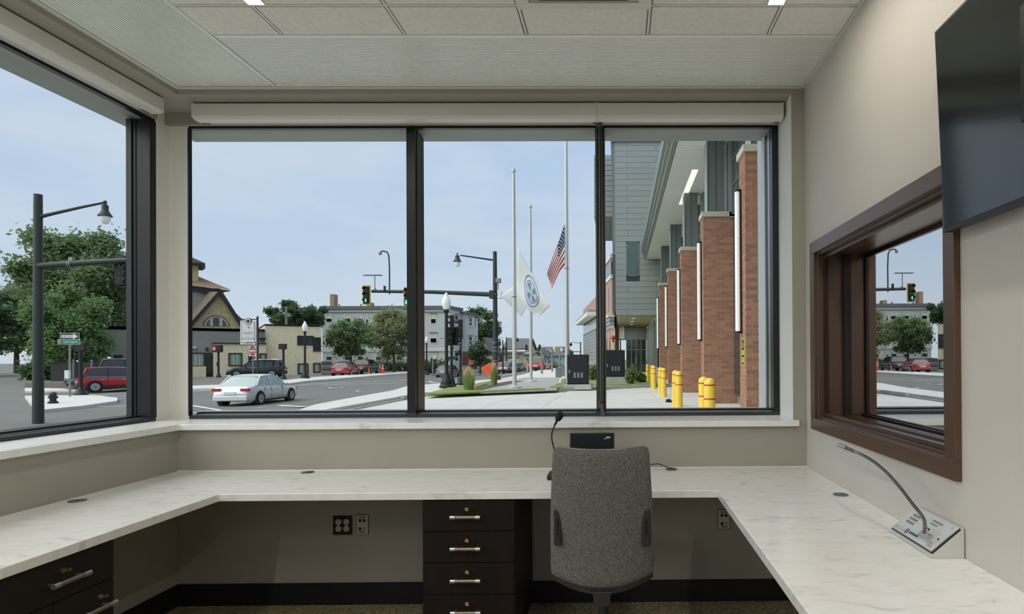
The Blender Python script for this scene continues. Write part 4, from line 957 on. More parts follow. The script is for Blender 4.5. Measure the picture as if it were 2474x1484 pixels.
# shrubs and beds by the entrance
# ------------------------------------------------------------------ plants
def leafcloud(puffs, n, size, seed, flat=1.0, hollow=.45):
    rnd = random.Random(seed); m = MB(); tot = sum(p[3]**2 for p in puffs); vv = []; ff = []
    for cx, cy, cz, r in puffs:
        for _ in range(int(n*r*r/tot)):
            d = Vector((rnd.gauss(0, 1), rnd.gauss(0, 1), rnd.gauss(0, 1))).normalized(); q = min(1.75, hollow*.6+abs(rnd.gauss(0, .5)))
            p = Vector((cx, cy, cz))+Vector((d.x, d.y, d.z*flat))*r*q
            a = Vector((rnd.gauss(0, 1), rnd.gauss(0, 1), rnd.gauss(0, .6))).normalized(); b = a.cross(Vector((rnd.gauss(0, 1), rnd.gauss(0, 1), rnd.gauss(0, 1)))).normalized()
            s = size*(.6+.8*rnd.random()); a *= s; b *= s*.6; k = len(vv)
            vv += [p-a, p+b*.9, p+a, p-b*.9]; ff.append((k, k+1, k+2, k+3))
    m.add(vv, ff); return m
def tree(label, base, crown, n, size, mat, seed, trunk=.18, npuff=22, flat=.8, name='tree', group='street and garden trees', pr=(.17, .32)):
    """crown: (dx, dz centre above base, rx, rz)"""
    npuff = int(npuff*1.7); n = int(n*1.3); size *= .72; rnd = random.Random(seed); T = thing(name, label, 'tree', base, 0, group); dx, dz, rx, rz = crown; puffs = []
    for i in range(npuff):
        while True:
            u = Vector((rnd.uniform(-1, 1), rnd.uniform(-1, 1), rnd.uniform(-1, 1)))
            if .15 < u.length < .92: break
        r = rnd.uniform(*pr)*min(rx, rz); puffs.append((dx+u.x*rx, u.y*rx*.8, dz+u.z*rz, r))
    puffs.append((dx, 0, dz, min(rx, rz)*.5))
    leafcloud(puffs, n, size, seed, flat).build('foliage', mat, T, recalc=False, kind='stuff')
    m = MB(); top = Vector((dx*.6, 0, dz)); m.tube([(0, 0, -.3), (0, 0, dz*.3), top*.7, top+Vector((0, 0, rz*.4))], [trunk, trunk*.8, trunk*.55, trunk*.2], 8)
    for p in puffs[:12]:
        q = Vector(p[:3]); st = Vector((dx*.5, 0, max(dz*.35, dz-rz*.8))); m.tube([st, (st+q)/2+Vector((0, 0, -.1*rz)), q], [trunk*.4, trunk*.25, trunk*.08], 5)
    m.build('trunk', 'bark', T); return T
def bush(label, base, r, h, n, size, mat, seed, group='shrubs', name='shrub'):
    rnd = random.Random(seed); T = thing(name, label, 'shrub', base, 0, group)
    puffs = [(rnd.uniform(-.5, .5)*r, rnd.uniform(-.5, .5)*r, h*(.3+.45*rnd.random()), r*rnd.uniform(.4, .6)) for _ in range(9)]
    leafcloud(puffs, n, size, seed, h/r*.6, .3).build('foliage', mat, T, recalc=False, kind='stuff')
    m = MB()
    for p in puffs[:5]: m.tube([(0, 0, -.05), (p[0]*.5, p[1]*.5, p[2]*.5), p[:3]], [.03, .02, .01], 5)
    m.build('stem', 'bark', T); return T
def at_c(px_, py_, Y): return at(px_, py_, Y)
def tree_px(label, Y, x0, x1, y0, y1, xb, n, size, mat, seed, zb=-.3, **kw):
    a, c = at(x0, y0, Y), at(x1, y1, Y); b_ = at(xb, 860, Y); rx = (c.x-a.x)/2; rz = (a.z-c.z)/2
    tree(label, (b_.x, Y, zb), ((a.x+c.x)/2-b_.x, (a.z+c.z)/2-zb, rx, rz), n, size, mat, seed, **kw)
tree_px('tall broad green tree behind the grey wall seen through the left window', 64, 40, 300, 548, 800, 150, 26000, .30, 'leaf_mid', 1, trunk=.5, npuff=34)
tree_px('leafy bright green tree beside the one way sign in the left window', 52.0, 60, 255, 682, 905, 160, 20000, .2, 'leaf_light', 2, trunk=.25, npuff=34)
tree_px('dense dark tree rising behind the parked red car in the left window', 80, 205, 345, 640, 830, 290, 14000, .3, 'leaf_dark', 3, trunk=.4, npuff=26)
tree_px('round dark green tree above the roof of the low stone building', 82, 634, 790, 727, 800, 700, 15000, .26, 'leaf_dark', 4, trunk=.4, npuff=30)
tree_px('young street tree in front of the grey apartment house', 70, 786, 905, 762, 866, 848, 11000, .19, 'leaf_mid', 5, trunk=.16, npuff=34)
tree_px('taller street tree with yellowish leaves beside the lamp post', 77, 882, 1006, 738, 868, 952, 14000, .2, 'leaf_yellow', 6, trunk=.2, npuff=36)
tree_px('big dark green tree at the right end of the apartment house', 118, 1108, 1212, 728, 880, 1165, 17000, .3, 'leaf_dark', 7, trunk=.4, npuff=34)
tree_px('small dark tree on the corner in front of the bay window', 78, 1128, 1188, 828, 893, 1160, 7000, .2, 'leaf_dark', 8, trunk=.12, npuff=22)
tree_px('distant pale tree behind the tall silver flagpole', 150, 1352, 1385, 838, 880, 1368, 3000, .5, 'leaf_yellow', 9, trunk=.3, npuff=14)
for k, (px_, Y, h_, mt) in enumerate(((-60, 70, 11, 'leaf_dark'), (-150, 62, 9, 'leaf_mid'), (40, 84, 13, 'leaf_mid'), (-330, 66, 12, 'leaf_dark'))):
    q = at(px_, 860, Y); tree(('round dark tree at the far left edge of the lot', 'bright tree left of the street beyond the left window', 'tall tree behind the others at the left edge', 'broad dark tree out beyond the left side of the window')[k], (q.x, Y, -.4), (0, h_*.6, h_*.42, h_*.4), 9000, .34, mt, 70+k, trunk=.35, npuff=24)
for i, (px_, py_, r, h, mt, lb) in enumerate(((1523, 927, .25, .75, 'leaf_mid', 'round green shrub by the entrance beside the black cabinet'), (1549, 924, .28, .55, 'leaf_light', 'light green leafy shrub by the entrance behind a yellow bollard'), (1432, 918, .25, .8, 'leaf_yellow', 'pale flowering shrub right of the black utility cabinet'), (537, 909, .5, 1.2, 'leaf_dark', 'clipped dark potted shrub by the stone building door'))):
    p = atz(px_, py_, .17 if i < 3 else -.2); bush(lb, p, r, h, 2600, .10, mt, 30+i)
p = gnd(537, 909); 
tag(MB().lathe([(.38, -.1), (.45, .7), (.42, .7), (.38, .6)], (p.x, p.y, p.z+.0), 20).build('planter_pot', 'cabinet_black'), 'dark round planter pot beside the stone building door', 'planter')
hx = at(960, 880, 85).x; T = thing('hedge', 'dark hedge in front of the grey apartment house', 'hedge', (hx, 85, -.6)); leafcloud([(i*.55-6, random.Random(i).uniform(-.2, .2), .9, .75) for i in range(23)], 12000, .16, 41, 1.25, .2).build('foliage', 'leaf_dark', T, recalc=False, kind='stuff'); MB().box(-6, -.2, 0, 6.2, .2, .9).build('stems', 'bark', T)
bush('low dark bushes at the foot of the apartment house corner', (at(1045, 880, 80).x, 80, -.6), 1.2, 1.6, 3000, .15, 'leaf_dark', 42)
bush('weedy bushes along the fence in the left window', (at(100, 900, 53.5).x, 53.5, -.5), 1.4, 2.2, 9000, .18, 'leaf_dark', 43)
bush('low green hedge in front of the pale blue house', (at(1330, 885, 96).x, 96, -.4), 3.5, 1.4, 4000, .2, 'leaf_mid', 44)
def ornamental(label, px_, py_, h, r, n, seed):
    rnd = random.Random(seed); p = atz(px_, py_, .16); T = thing('ornamental_grass', label, 'ornamental grass', p, 0, 'plumed ornamental grasses'); m = MB(); q = MB()
    for i in range(n):
        a = rnd.uniform(0, 2*PI); b0 = Vector((math.cos(a), math.sin(a), 0))*rnd.random()**.5*r*.5; tip = b0+Vector((math.cos(a), math.sin(a), 0))*rnd.random()*r*.6; hh_ = h*rnd.uniform(.45, .8)
        s_ = Vector((-math.sin(a), math.cos(a), 0))*.008; m.add([b0-s_, b0+s_, (b0+tip)/2+s_+Vector((0, 0, hh_*.6)), (b0+tip)/2-s_+Vector((0, 0, hh_*.6)), tip+Vector((0, 0, hh_))], [(0, 1, 2, 3), (3, 2, 4)])
    m.build('blades', 'blade', T, recalc=False, kind='stuff')
    for i in range(n//9):
        a = rnd.uniform(0, 2*PI); tip = Vector((math.cos(a), math.sin(a), 0))*rnd.random()*r*.9; hh_ = h*rnd.uniform(.8, 1.0)
        q.tube([tip*.3, tip*.8+Vector((0, 0, hh_*.75))], .004, 4); q.tube([tip*.8+Vector((0, 0, hh_*.75)), tip*.9+Vector((0, 0, hh_*.88)), tip+Vector((0, 0, hh_))], [.008, .022, .004], 5)
    q.build('plumes', 'plume', T, kind='stuff')
ornamental('clump of tall ornamental grass with tan plumes beside the signal post', 1133, 943, 1.0, .38, 380, 51)
ornamental('clump of ornamental grass at the foot of the big mast pole', 1194, 930, 1.15, .26, 300, 52)
# ------------------------------------------------------------------ cars
def car(name, label, spec, loc, rz, paint, brake=False, glassm='car_glass', rails=False, cladding=False, group='cars on the street and in the lots', roofm=None):
    L, Wd, H = spec['L'], spec['W'], spec['H']; kind = spec['kind']; T = thing(name, label, 'car', loc, rz, group)
    hw = Wd/2; wr_ = spec.get('wr', .33); zs_ = .20 if kind == 'sedan' else .26
    zb_ = H*.62 if kind == 'sedan' else H*.60               # belt
    xf, xr = L/2, -L/2
    if kind == 'sedan': top = [(xr, .58*zb_+.1), (xr+.06, zb_*.97), (xr+.25, zb_*1.04), (xr+.75, zb_*1.05), (.0, zb_), (xf-1.55, zb_*.99), (xf-.9, zb_*.92), (xf-.25, zb_*.78), (xf, zb_*.55)]
    else: top = [(xr, zb_*.8), (xr+.05, zb_*1.0), (xr+.3, zb_*1.05), (.0, zb_), (xf-1.3, zb_*1.0), (xf-.8, zb_*.97), (xf-.2, zb_*.86), (xf, zb_*.6)]
    def itp(tb, x):
        for (a, za), (b, zb2) in zip(tb[:-1], tb[1:]):
            if x <= b: return za+(zb2-za)*max(0, (x-a))/(b-a)
        return tb[-1][1]
    rings = []; n = 26
    for i in range(n+1):
        x = xr+L*i/n; e_ = abs(2*i/n-1); wv = hw*(1-.16*max(0, (e_-.72)/.28)**2.2); zt = itp(top, x); z0 = zs_+.10*max(0, (e_-.8)/.2)
        half = [(wv*.90, z0), (wv*.985, z0+.09), (wv, z0+(zt-z0)*.5), (wv*.985, zt-.10), (wv*.94, zt-.03), (wv*.80, zt), (wv*.4, zt+.015)]
        rings.append([Vector((x, y, z)) for y, z in half]+[Vector((x, -y, z)) for y, z in half[::-1]])
    MB().loft(rings).build('body', paint, T, ang=45)
    # cabin
    if kind == 'sedan': cab = [(xr+.55, zb_*1.03), (xr+1.15, H-.06), (xr+1.75, H), (xr+2.35, H-.01), (xf-1.95, H-.08), (xf-1.15, zb_*.96)]
    else: cab = [(xr+.10, zb_*1.02), (xr+.45, H-.06), (xr+.9, H), (xr+2.0, H), (xf-1.95, H-.07), (xf-1.05, zb_*.98)]
    def cabz(x): return itp(cab, x)
    x0, x1 = cab[0][0], cab[-1][0]; rg = []; rf = []
    zmx = H
    for i in range(31):
        x = x0+(x1-x0)*i/30; zt = cabz(x); zb2 = itp(top, x)-.05; f_ = max(0, (zt-zb2)/(zmx-zb2)); wt = hw*(.93-.19*f_)
        half = [(hw*.93, zb2), (hw*(.93-.095*f_), zb2+(zt-zb2)*.55), (wt, zt-.05*f_), (wt*.8, zt), (wt*.3, zt+.012)]
        rg.append([Vector((x, y, z)) for y, z in half]+[Vector((x, -y, z)) for y, z in half[::-1]])
        if f_ > .82: rf.append([Vector((x, y*1.012, z+.012)) for y, z in [(wt*1.01, zt-.075), (wt*1.01, zt-.04*f_), (wt*.8, zt), (wt*.3, zt+.012)]]+[Vector((x, -y*1.012, z+.012)) for y, z in [(wt*1.01, zt-.075), (wt*1.01, zt-.04*f_), (wt*.8, zt), (wt*.3, zt+.012)][::-1]])
    MB().loft(rg).build('windows', glassm, T, ang=50)
    MB().loft(rf).build('roof', roofm or paint, T, ang=50)
    def side_pt(x, f):       # point on the cabin side
        zt = cabz(x); zb2 = itp(top, x)-.05; f_ = max(0, (zt-zb2)/(zmx-zb2)); y = hw*(.93-.19*f_*f)+.012; return y, zb2+(zt-zb2)*f
    xa, xc = cab[1][0], cab[-2][0]; xb = (xa+xc)/2-.05
    for sy in (-1, 1):
        for (p_, q_, wd_) in (((xa+.1, .96), (x0+.12, .05), .17 if kind == 'sedan' else .20), ((xb, .97), (xb+.03, .02), .08), ((xc, .97), (x1-.12, .02), .075)):
            y0, z0 = side_pt(p_[0], p_[1]); y1, z1 = side_pt(q_[0], q_[1]); MB().bar((p_[0], sy*y0, z0), (q_[0], sy*y1, z1), .035, wd_).build('pillar', paint if wd_ > .09 or kind == 'sedan' else 'black_trim', T)
        y0, z0 = side_pt(xc-.25, 0); MB().ball((xc+.35, sy*(hw+.09), z0+.10), .10, 8, sc=(.8, 1, .7)).bar((xc+.35, sy*hw*.92, z0+.04), (xc+.35, sy*(hw+.05), z0+.08), .05, .04).build('wing_mirror', paint, T)
        for xd in (xb-.25, xc-.35): MB().box(xd-.10, sy*(hw+.012)-.012, zb_-.17, xd+.10, sy*(hw+.012)+.012, zb_-.14).build('door_handle', 'chrome' if paint != 'car_black' else paint, T)
        for xd in (xb, xc+.18, xa+.15): MB().box(xd-.006, sy*(hw-.03)-.035, zs_+.14, xd+.006, sy*(hw-.03)+.035, zb_-.06).build('door_gap', 'black_trim', T)
        MB().tube([(x0+.35+(x1-x0-.6)*k/10, sy*(side_pt(x0+.35+(x1-x0-.6)*k/10, 0)[0]+.0), itp(top, x0+.35+(x1-x0-.6)*k/10)-.01) for k in range(11)], .012, 5).build('belt_strip', 'chrome', T)
        if rails: MB().tube([(xa+.1+(xc-xa-.2)*k/8, sy*hw*.72, cabz(xa+.1+(xc-xa-.2)*k/8)+.045) for k in range(9)], .022, 6).build('roof_rail', 'chrome', T)
        MB().box(xr+.8, sy*(hw-.02)-.03, zs_-.02, xf-.9, sy*(hw-.02)+.03, zs_+(.16 if cladding else .06)).build('sill_trim', 'black_trim', T)
        tl = MB(); tl.box(xr+.0, sy*(hw*.72)-.20, zb_*.80, xr+.16, sy*(hw*.72)+.20, zb_*.93)
        tl.build('tail_light', 'brake_on' if brake else 'tail_red', T, bevel=.03)
        MB().box(xf-.22, sy*(hw*.70)-.20, zb_*.66, xf-.02, sy*(hw*.70)+.20, zb_*.78).build('head_light', 'glass_pale', T, bevel=.03)
        for xw in (xr+.88, xf-.88):
            MB().cyl((xw, sy*(hw-.20), wr_), (xw, sy*(hw+.006), wr_), wr_+.065, n=24).build('wheel_arch', 'black_trim', T)
            Wh = MB().lathe([(wr_*.62, -.10), (wr_*.95, -.10), (wr_, -.06), (wr_, .06), (wr_*.95, .10), (wr_*.66, .105)], (xw, sy*(hw-.075), wr_), 24, M=Matrix.Rotation(PI/2, 3, 'X')).build('wheel', 'tyre', T)
            rm = MB(); yy = sy*(hw+.024)
            for k in range(5):
                a = 2*PI*k/5+.3; rm.bar((xw, yy, wr_), (xw+math.cos(a)*wr_*.62, yy, wr_+math.sin(a)*wr_*.62), .02, .075)
            rm.lathe([(wr_*.60, -.02), (wr_*.68, -.02), (wr_*.68, .02), (wr_*.60, .02)], (xw, yy, wr_), 24, M=Matrix.Rotation(PI/2, 3, 'X')).cyl((xw, yy-.02, wr_), (xw, yy+.02, wr_), wr_*.18, n=12)
            rm.build('rim', 'rim', Wh)
    MB().box(xr-.03, -hw*.86, zs_+.06, xr+.12, hw*.86, zs_+.30).build('rear_bumper', 'black_trim' if kind == 'suv' else paint, T, bevel=.04)
    MB().box(xf-.12, -hw*.86, zs_+.04, xf+.03, hw*.86, zs_+.28).build('front_bumper', 'black_trim' if kind == 'suv' else paint, T, bevel=.04)
    MB().box(xr-.035, -.26, zb_*.62, xr+.02, .26, zb_*.75).build('number_plate', 'plate', T)
    MB().box(xf-.05, -.5, zb_*.50, xf+.035, .5, zb_*.66).build('grille', 'black_trim', T)
    return T
SED = dict(L=4.65, W=1.80, H=1.45, kind='sedan', wr=.32); SUV = dict(L=4.65, W=1.90, H=1.68, kind='suv', wr=.37); BIG = dict(L=5.1, W=2.0, H=1.85, kind='suv', wr=.40)
def cpos(px_, py_): return gnd(px_, py_)
p = cpos(624, 974); car('sedan', 'white sedan crossing the junction in the front window', SED, p, math.radians(92), 'car_white', glassm='car_glass_pale')
p = at(622, 906, 57.0); p.z = hgt(p.x, p.y); car('sport_utility_car', 'black parked car with silver roof line in front of the stone building', SUV, p, math.radians(196), 'car_black', rails=True)
p = cpos(293, 945); car('sport_utility_car', 'bright red car with grey cladding in the left window', SUV, p, math.radians(46), 'car_red', cladding=True)
p = at(262, 930, 44.0); p.z = hgt(p.x, p.y); car('sedan', 'dark car half hidden behind the bright red car', SED, p, math.radians(228), 'car_dark')
p = at(330, 905, 47.5); p.z = hgt(p.x, p.y); car('sport_utility_car', 'large dark car with pale pillars parked by the grey wall', BIG, p, math.radians(46), 'car_dark', rails=True)
p = at(836, 899, 63.5); p.z = hgt(p.x, p.y); car('sedan', 'dull red sedan parked near the orange cones', SED, p, math.radians(98), 'car_red_dull')
p = at(884, 897, 69.5); p.z = hgt(p.x, p.y); car('sport_utility_car', 'dark car parked right of the dull red sedan', SUV, p, math.radians(98), 'car_dark')
p = at(776, 897, 81); p.z = hgt(p.x, p.y); car('sedan', 'beige car peeking out behind the stone building corner', SED, p, math.radians(205), 'car_beige')
p = cpos(1083, 911); car('sedan', 'dark grey sedan driving past behind the signal posts', SED, p, math.radians(90), 'car_grey')
p = cpos(1225, 902); car('sport_utility_car', 'silver car waiting with its brake lights on behind the flagpole', SUV, p, math.radians(86), 'car_silver', brake=True)
p = cpos(1252, 900); car('sedan', 'dark car mostly hidden by the nearest flagpole', SED, at(1250, 902, 84)*1.0, math.radians(88), 'car_black')
p = atz(1305, 898, -.12); car('sport_utility_car', 'red and black car with lit brake lights between two flagpoles', SUV, p, math.radians(84), 'car_red', brake=True)
# ------------------------------------------------------------------ lamp posts
def lamp_post(label, p, Hh, arms=True, mat='pole_black'):
    T = thing('lamp_post', label, 'lamp post', p, 0, 'post top street lamps'); k = Hh/4.0
    MB().lathe([(.30*k, 0), (.30*k, .10), (.24*k, .16), (.25*k, .22), (.20*k, .34), (.15*k, .52), (.10*k, .62), (.10*k, .68)], n=16).build('base', mat, T)
    MB().lathe([(.075*k, .66), (.065*k, Hh*.78), (.085*k, Hh*.785), (.11*k, Hh*.80), (.12*k, Hh*.815), (.06*k, Hh*.82)], n=14).build('pole', mat, T)
    if arms: MB().tube([(-.27*k, 0, Hh*.52), (.27*k, 0, Hh*.52)], .014, 6).build('banner_arm', mat, T)
    MB().lathe([(.10*k, Hh*.82), (.17*k, Hh*.86), (.185*k, Hh*.895), (.16*k, Hh*.93), (.10*k, Hh*.955), (.075*k, Hh*.965), (.085*k, Hh*.975), (.03*k, Hh*.995), (.004, Hh)], n=16).build('globe', 'globe', T)
lamp_post('large black lamp post with acorn globe beside the two signal posts', atz(1079, 937, .15), 4.35)
p = gnd(737, 914, .13); lamp_post('black lamp post with white globe by the corner of the stone building', p, at(737, 776, p.y).z-p.z)
p = gnd(935, 896, .1); lamp_post('black lamp post with white globe in front of the street tree', p, at(935, 795, p.y).z-p.z)
p = at(1031, 892, 74); lamp_post('small black lamp post left of the blue grey apartment bay', (p.x, 74, -.6), at(1031, 812, 74).z+.6)
p = at(1113, 892, 70); lamp_post('slim distant lamp post behind the traffic signal post', (p.x, 70, -.6), at(1113, 842, 70).z+.6, False)
# ------------------------------------------------------------------ signals
def head(parent, c, M, yellow=True, on=None, s=1.0, arrow=False, nlens=3, visor=True, back=False):
    """three lens head centred on c; M turns local -Y to the facing direction"""
    Mx = Matrix.Translation(c) @ M.to_4x4(); w_, h_ = .36*s, 1.06*s*nlens/3
    Hd = MB().xbox(Mx, -w_/2, -.10*s, -h_/2, w_/2, .12*s, h_/2).build('signal_housing', 'sign_black', parent, bevel=.02)
    if yellow:
        t_ = .07*s
        MB().xbox(Mx, -w_/2-t_, -.02, -h_/2-t_, -w_/2, .02, h_/2+t_).xbox(Mx, w_/2, -.02, -h_/2-t_, w_/2+t_, .02, h_/2+t_).xbox(Mx, -w_/2, -.02, h_/2, w_/2, .02, h_/2+t_).xbox(Mx, -w_/2, -.02, -h_/2-t_, w_/2, .02, -h_/2).build('backplate', 'signal_yellow', parent)
    for k in range(nlens):
        z = h_/2-(k+.5)*h_/nlens
        MB().cyl(Mx @ Vector((0, -.10*s, z)), Mx @ Vector((0, -.115*s, z)), .145*s, n=18).build('lens', ('green_on' if on == k else 'lens_off') if not (arrow and on == k) else 'lens_dark', Hd)
        if arrow and on == k: MB().xbox(Mx @ Matrix.Translation((0, -.118*s, z)) @ Matrix.Rotation(.35, 4, 'Y'), -.03*s, -.004, -.10*s, .03*s, .004, .10*s).xbox(Mx @ Matrix.Translation((-.03*s, -.118*s, z+.045*s)) @ Matrix.Rotation(-.55, 4, 'Y'), -.028*s, -.004, -.055*s, .028*s, .004, .055*s).build('arrow', 'green_on', Hd)
        if visor:
            vs2 = MB(); n_ = 12; ring = []
            for q, dp in ((-.10, .155), (-.32, .15)):
                ring.append([Mx @ Vector((math.cos(PI*(i/n_))*dp*s*1.02, q*s, z+math.sin(PI*(i/n_))*dp*s)) for i in range(n_+1)]+[Mx @ Vector((math.cos(PI*(1-i/n_))*dp*s*.94, q*s, z+math.sin(PI*(1-i/n_))*dp*s*.94)) for i in range(n_+1)])
            vs2.loft(ring, caps=True).build('visor', 'sign_black', Hd)
I3 = Matrix.Identity(3)
def rot3(a): return Matrix.Rotation(math.radians(a), 3, 'Z')
# main mast: pole with luminaire arm and long signal arm
pb = atz(1197, 917, .15); YP = pb.y
Ms = thing('signal_mast', 'tall dark signal mast with lamp arm and long arm of yellow signals', 'traffic signal', pb); o0 = pb
def L3(x, y, Y=None): return at(x, y, Y or YP)-o0
ztop = L3(1196, 608).z
MB().cyl((0, 0, 0), (0, 0, ztop), .17, .12, 20).build('pole', 'pole_green', Ms); MB().box(-.28, -.28, 0, .28, .28, .08).cyl((0, 0, .05), (0, 0, .5), .24, .19).build('base', 'pole_green', Ms)
for y in (712, 828, 840, 848, 872, 878): MB().cyl(L3(1197, y)-Vector((L3(1197, y).x, 0, .03)), L3(1197, y)-Vector((L3(1197, y).x, 0, -.03)), .185, n=18).build('strap', 'galv', Ms)
MB().tube([L3(1194, 629), L3(1160, 624), L3(1112, 617)], [.06, .05, .04], 8).build('lamp_arm', 'pole_black', Ms)
MB().lathe([(.03, .55), (.05, .5), (.03, .42), (.13, .36), (.14, .18), (.22, .06), (.27, 0), (.2, -.02)], L3(1105, 632), 16).build('lamp_head', 'pole_green', Ms)
MB().ball(L3(1105, 637), .17, 10, sc=(1, 1, 1.35)).build('lamp_bowl', 'globe', Ms)
# the arm comes forward a little to the left end
AE = L3(898, 704, YP-.4); MB().tube([L3(1190, 712), (L3(1190, 712)+AE)/2+Vector((0, 0, .06)), AE], [.15, .12, .09], 10).build('signal_arm', 'pole_green', Ms)
MB().box(L3(1188, 712).x-.12, -.22, L3(1188, 712).z-.25, L3(1190, 712).x+.15, .22, L3(1188, 712).z+.25).build('arm_flange', 'pole_green', Ms, bevel=.02)
head(Ms, L3(885.5, 713, YP-.75), rot3(0), True, 2, 1.0, arrow=True); head(Ms, L3(985, 717, YP-.6), rot3(0), True, 2, 1.0)
for x, y in ((906, 702), (982, 706)): MB().cyl(L3(x, y, YP-.3)-Vector((.05, 0, 0)), L3(x, y, YP-.3)+Vector((.05, 0, 0)), .125, n=14).build('arm_clamp', 'galv', Ms)
MB().tube([L3(905.5, 703, YP-.35), L3(905.5, 667, YP-.35)], .03, 8).build('antenna_stem', 'galv', Ms); MB().box(L3(884, 667).x, -.45, L3(905, 667).z-.02, L3(927, 667).x, -.15, L3(905, 667).z+.03).build('antenna_bar', 'galv', Ms)
MB().tube([L3(941, 711, YP-.35), L3(941, 650, YP-.35), L3(939.5, 618, YP-.35), L3(935, 609, YP-.35), L3(926, 607, YP-.35), L3(920, 608, YP-.35)], .045, 8).build('gooseneck_riser', 'pole_green', Ms)
MB().lathe([(.03, .08), (.10, .0), (.10, -.10), (.03, -.14)], L3(918.5, 611, YP-.35), 10).build('detector', 'galv', Ms)
MB().box(L3(934, 700).x, -.5, L3(934, 705).z, L3(937, 700).x, -.3, L3(934, 693).z).build('camera', 'pole_black', Ms)
MB().box(L3(1198, 673).x, -.15, L3(1198, 684).z, L3(1210, 673).x, .12, L3(1198, 673).z).build('radio_box', 'galv', Ms, bevel=.02); MB().tube([L3(1203, 684), L3(1204, 700)], .03, 6).tube([L3(1199, 722), L3(1214, 721)], .02, 6).tube([L3(1210, 721), L3(1210, 706)], .012, 5).tube([L3(1213, 721), L3(1213, 704)], .012, 5).build('antenna', 'galv', Ms)
MB().box(L3(1203, 800).x, -.2, L3(1203, 806).z, L3(1210, 800).x, .2, L3(1203, 790).z).box(L3(1203, 830).x, -.2, L3(1203, 836).z, L3(1209, 830).x, .2, L3(1203, 825).z).build('side_signal', 'sign_black', Ms); MB().box(L3(1202, 915).x, -.15, L3(1203, 921).z, L3(1209, 915).x, .15, L3(1203, 909).z).build('base_valve', 'pole_black', Ms)
def post_base(T, k=1.0): MB().lathe([(.24*k, 0), (.24*k, .08), (.19*k, .14), (.14*k, .32), (.09*k, .42), (.075*k, .46)], n=14).build('base', 'pole_black', T)
for lb, px_, py_, top_, facing in (('black signal post with side facing heads close to the lamp post', 1091, 934, 765, 60), ('black signal post with three visored lenses right of the lamp post', 1113, 930, 772, -90)):
    p = atz(px_, py_, .15); T = thing('signal_post', lb, 'traffic signal', p, 0, 'pole mounted traffic signals'); zt = at(px_, top_, p.y).z-p.z; post_base(T)
    MB().cyl((0, 0, .4), (0, 0, zt), .06, n=14).build('pole', 'pole_black', T)
    if facing == 60:
        head(T, Vector((.04, -.05, zt-.35)), rot3(-70), False, None, .78); head(T, Vector((-.06, -.12, zt-.95)), rot3(20), False, None, .82); head(T, Vector((.16, .1, zt-.95)), rot3(150), False, None, .8)
        MB().box(-.16, -.06, 1.28, .17, .03, 1.42).box(-.17, -.05, 1.2, -.11, .03, 1.34).build('push_button', 'pole_black', T); MB().box(.02, -.09, 1.75, .12, -.06, 1.9).build('button_plate', 'sign_black', T)
    else:
        head(T, Vector((.0, 0, zt-.50)), rot3(-80), False, None, .92); MB().box(-.09, -.08, 1.5, -.05, .06, 1.75).build('push_button', 'pole_black', T)
    for z in (zt-1.2, 1.9): MB().cyl((0, 0, z-.015), (0, 0, z+.015), .068, n=14).build('strap', 'galv', T)
# pedestrian signals across the road
for lb, px_, py_, y0, y1, xr_2, lit in (('pedestrian signal showing a red hand left of the stone building window', 528, 912, 834, 850, 1, True), ('pedestrian signal turned away right of the black parked car', 685, 916, 831, 843, 0, False)):
    p = gnd(px_, py_, .13); T = thing('pedestrian_signal', lb, 'pedestrian signal', p, 0, 'pedestrian signals across the road'); zt = at(px_, y0, p.y).z-p.z; zb2 = at(px_, y1, p.y).z-p.z; post_base(T, .9)
    MB().cyl((0, 0, .4), (0, 0, zb2), .085, n=12).build('pole', 'pole_black', T); hw_ = (zt-zb2)*.62
    MB().box(-hw_*1.1, -.25, zb2-.05, hw_*.9, .15, zt).build('signal_box', 'sign_black', T, bevel=.03)
    if lit:
        M_ = Matrix.Translation((-hw_*.55, -.26, (zt+zb2)/2)); Hn = MB().xbox(M_, -.10, -.01, -.18, .10, .01, .02)
        for k in range(4): Hn.xbox(M_, -.10+k*.052, -.01, .0, -.055+k*.052, .01, .17-.03*abs(k-1.5))
        Hn.xbox(M_ @ Matrix.Translation((-.12, 0, -.04)) @ Matrix.Rotation(-.6, 4, 'Y'), -.03, -.01, -.08, .03, .01, .08).build('red_hand', 'hand_on', T)
    MB().box(-.10, -.12, 1.0, .10, -.08, 1.35).build('button_box', 'sign_black', T)
    for z in (1.05, 1.3): MB().cyl((0, 0, z-.02), (0, 0, z+.02), .095, n=12).build('strap', 'galv', T)
# signs
def oneway(parent, c, wd, M=I3):
    Mx = Matrix.Translation(c) @ M.to_4x4(); h_ = wd*.34
    P_ = MB().xbox(Mx, -wd/2, -.012, -h_/2, wd/2, 0, h_/2).build('sign_plate', 'sign_white', parent, bevel=.01)
    MB().xbox(Mx, -wd/2+.02, -.0135, -h_/2+.02, wd/2-.02, -.012, h_/2-.02).build('sign_field', 'sign_black', P_)
    a = [(-wd*.43, -h_*.22), (wd*.18, -h_*.22), (wd*.18, -h_*.44), (wd*.44, 0), (wd*.18, h_*.44), (wd*.18, h_*.22), (-wd*.43, h_*.22)]
    mm = MB().prism(a, 'y', -.0155, -.0135)
    for i in range(len(mm.v)): mm.v[i] = Mx @ mm.v[i]
    mm.build('arrow', 'sign_white', P_); o = txt('ONE WAY', h_*.40, 'sign_black', P_, (0, 0, 0), ext=.0005); o.matrix_local = Mx @ Matrix.Translation((-wd*.13, -.0165, 0)) @ Matrix.Rotation(PI/2, 4, 'X')
p = at(612, 914, 52.0); p.z = hgt(p.x, p.y); YS = p.y
T = thing('do_not_enter_sign', 'one way plate above a red do not enter sign on a grey post', 'sign', p)
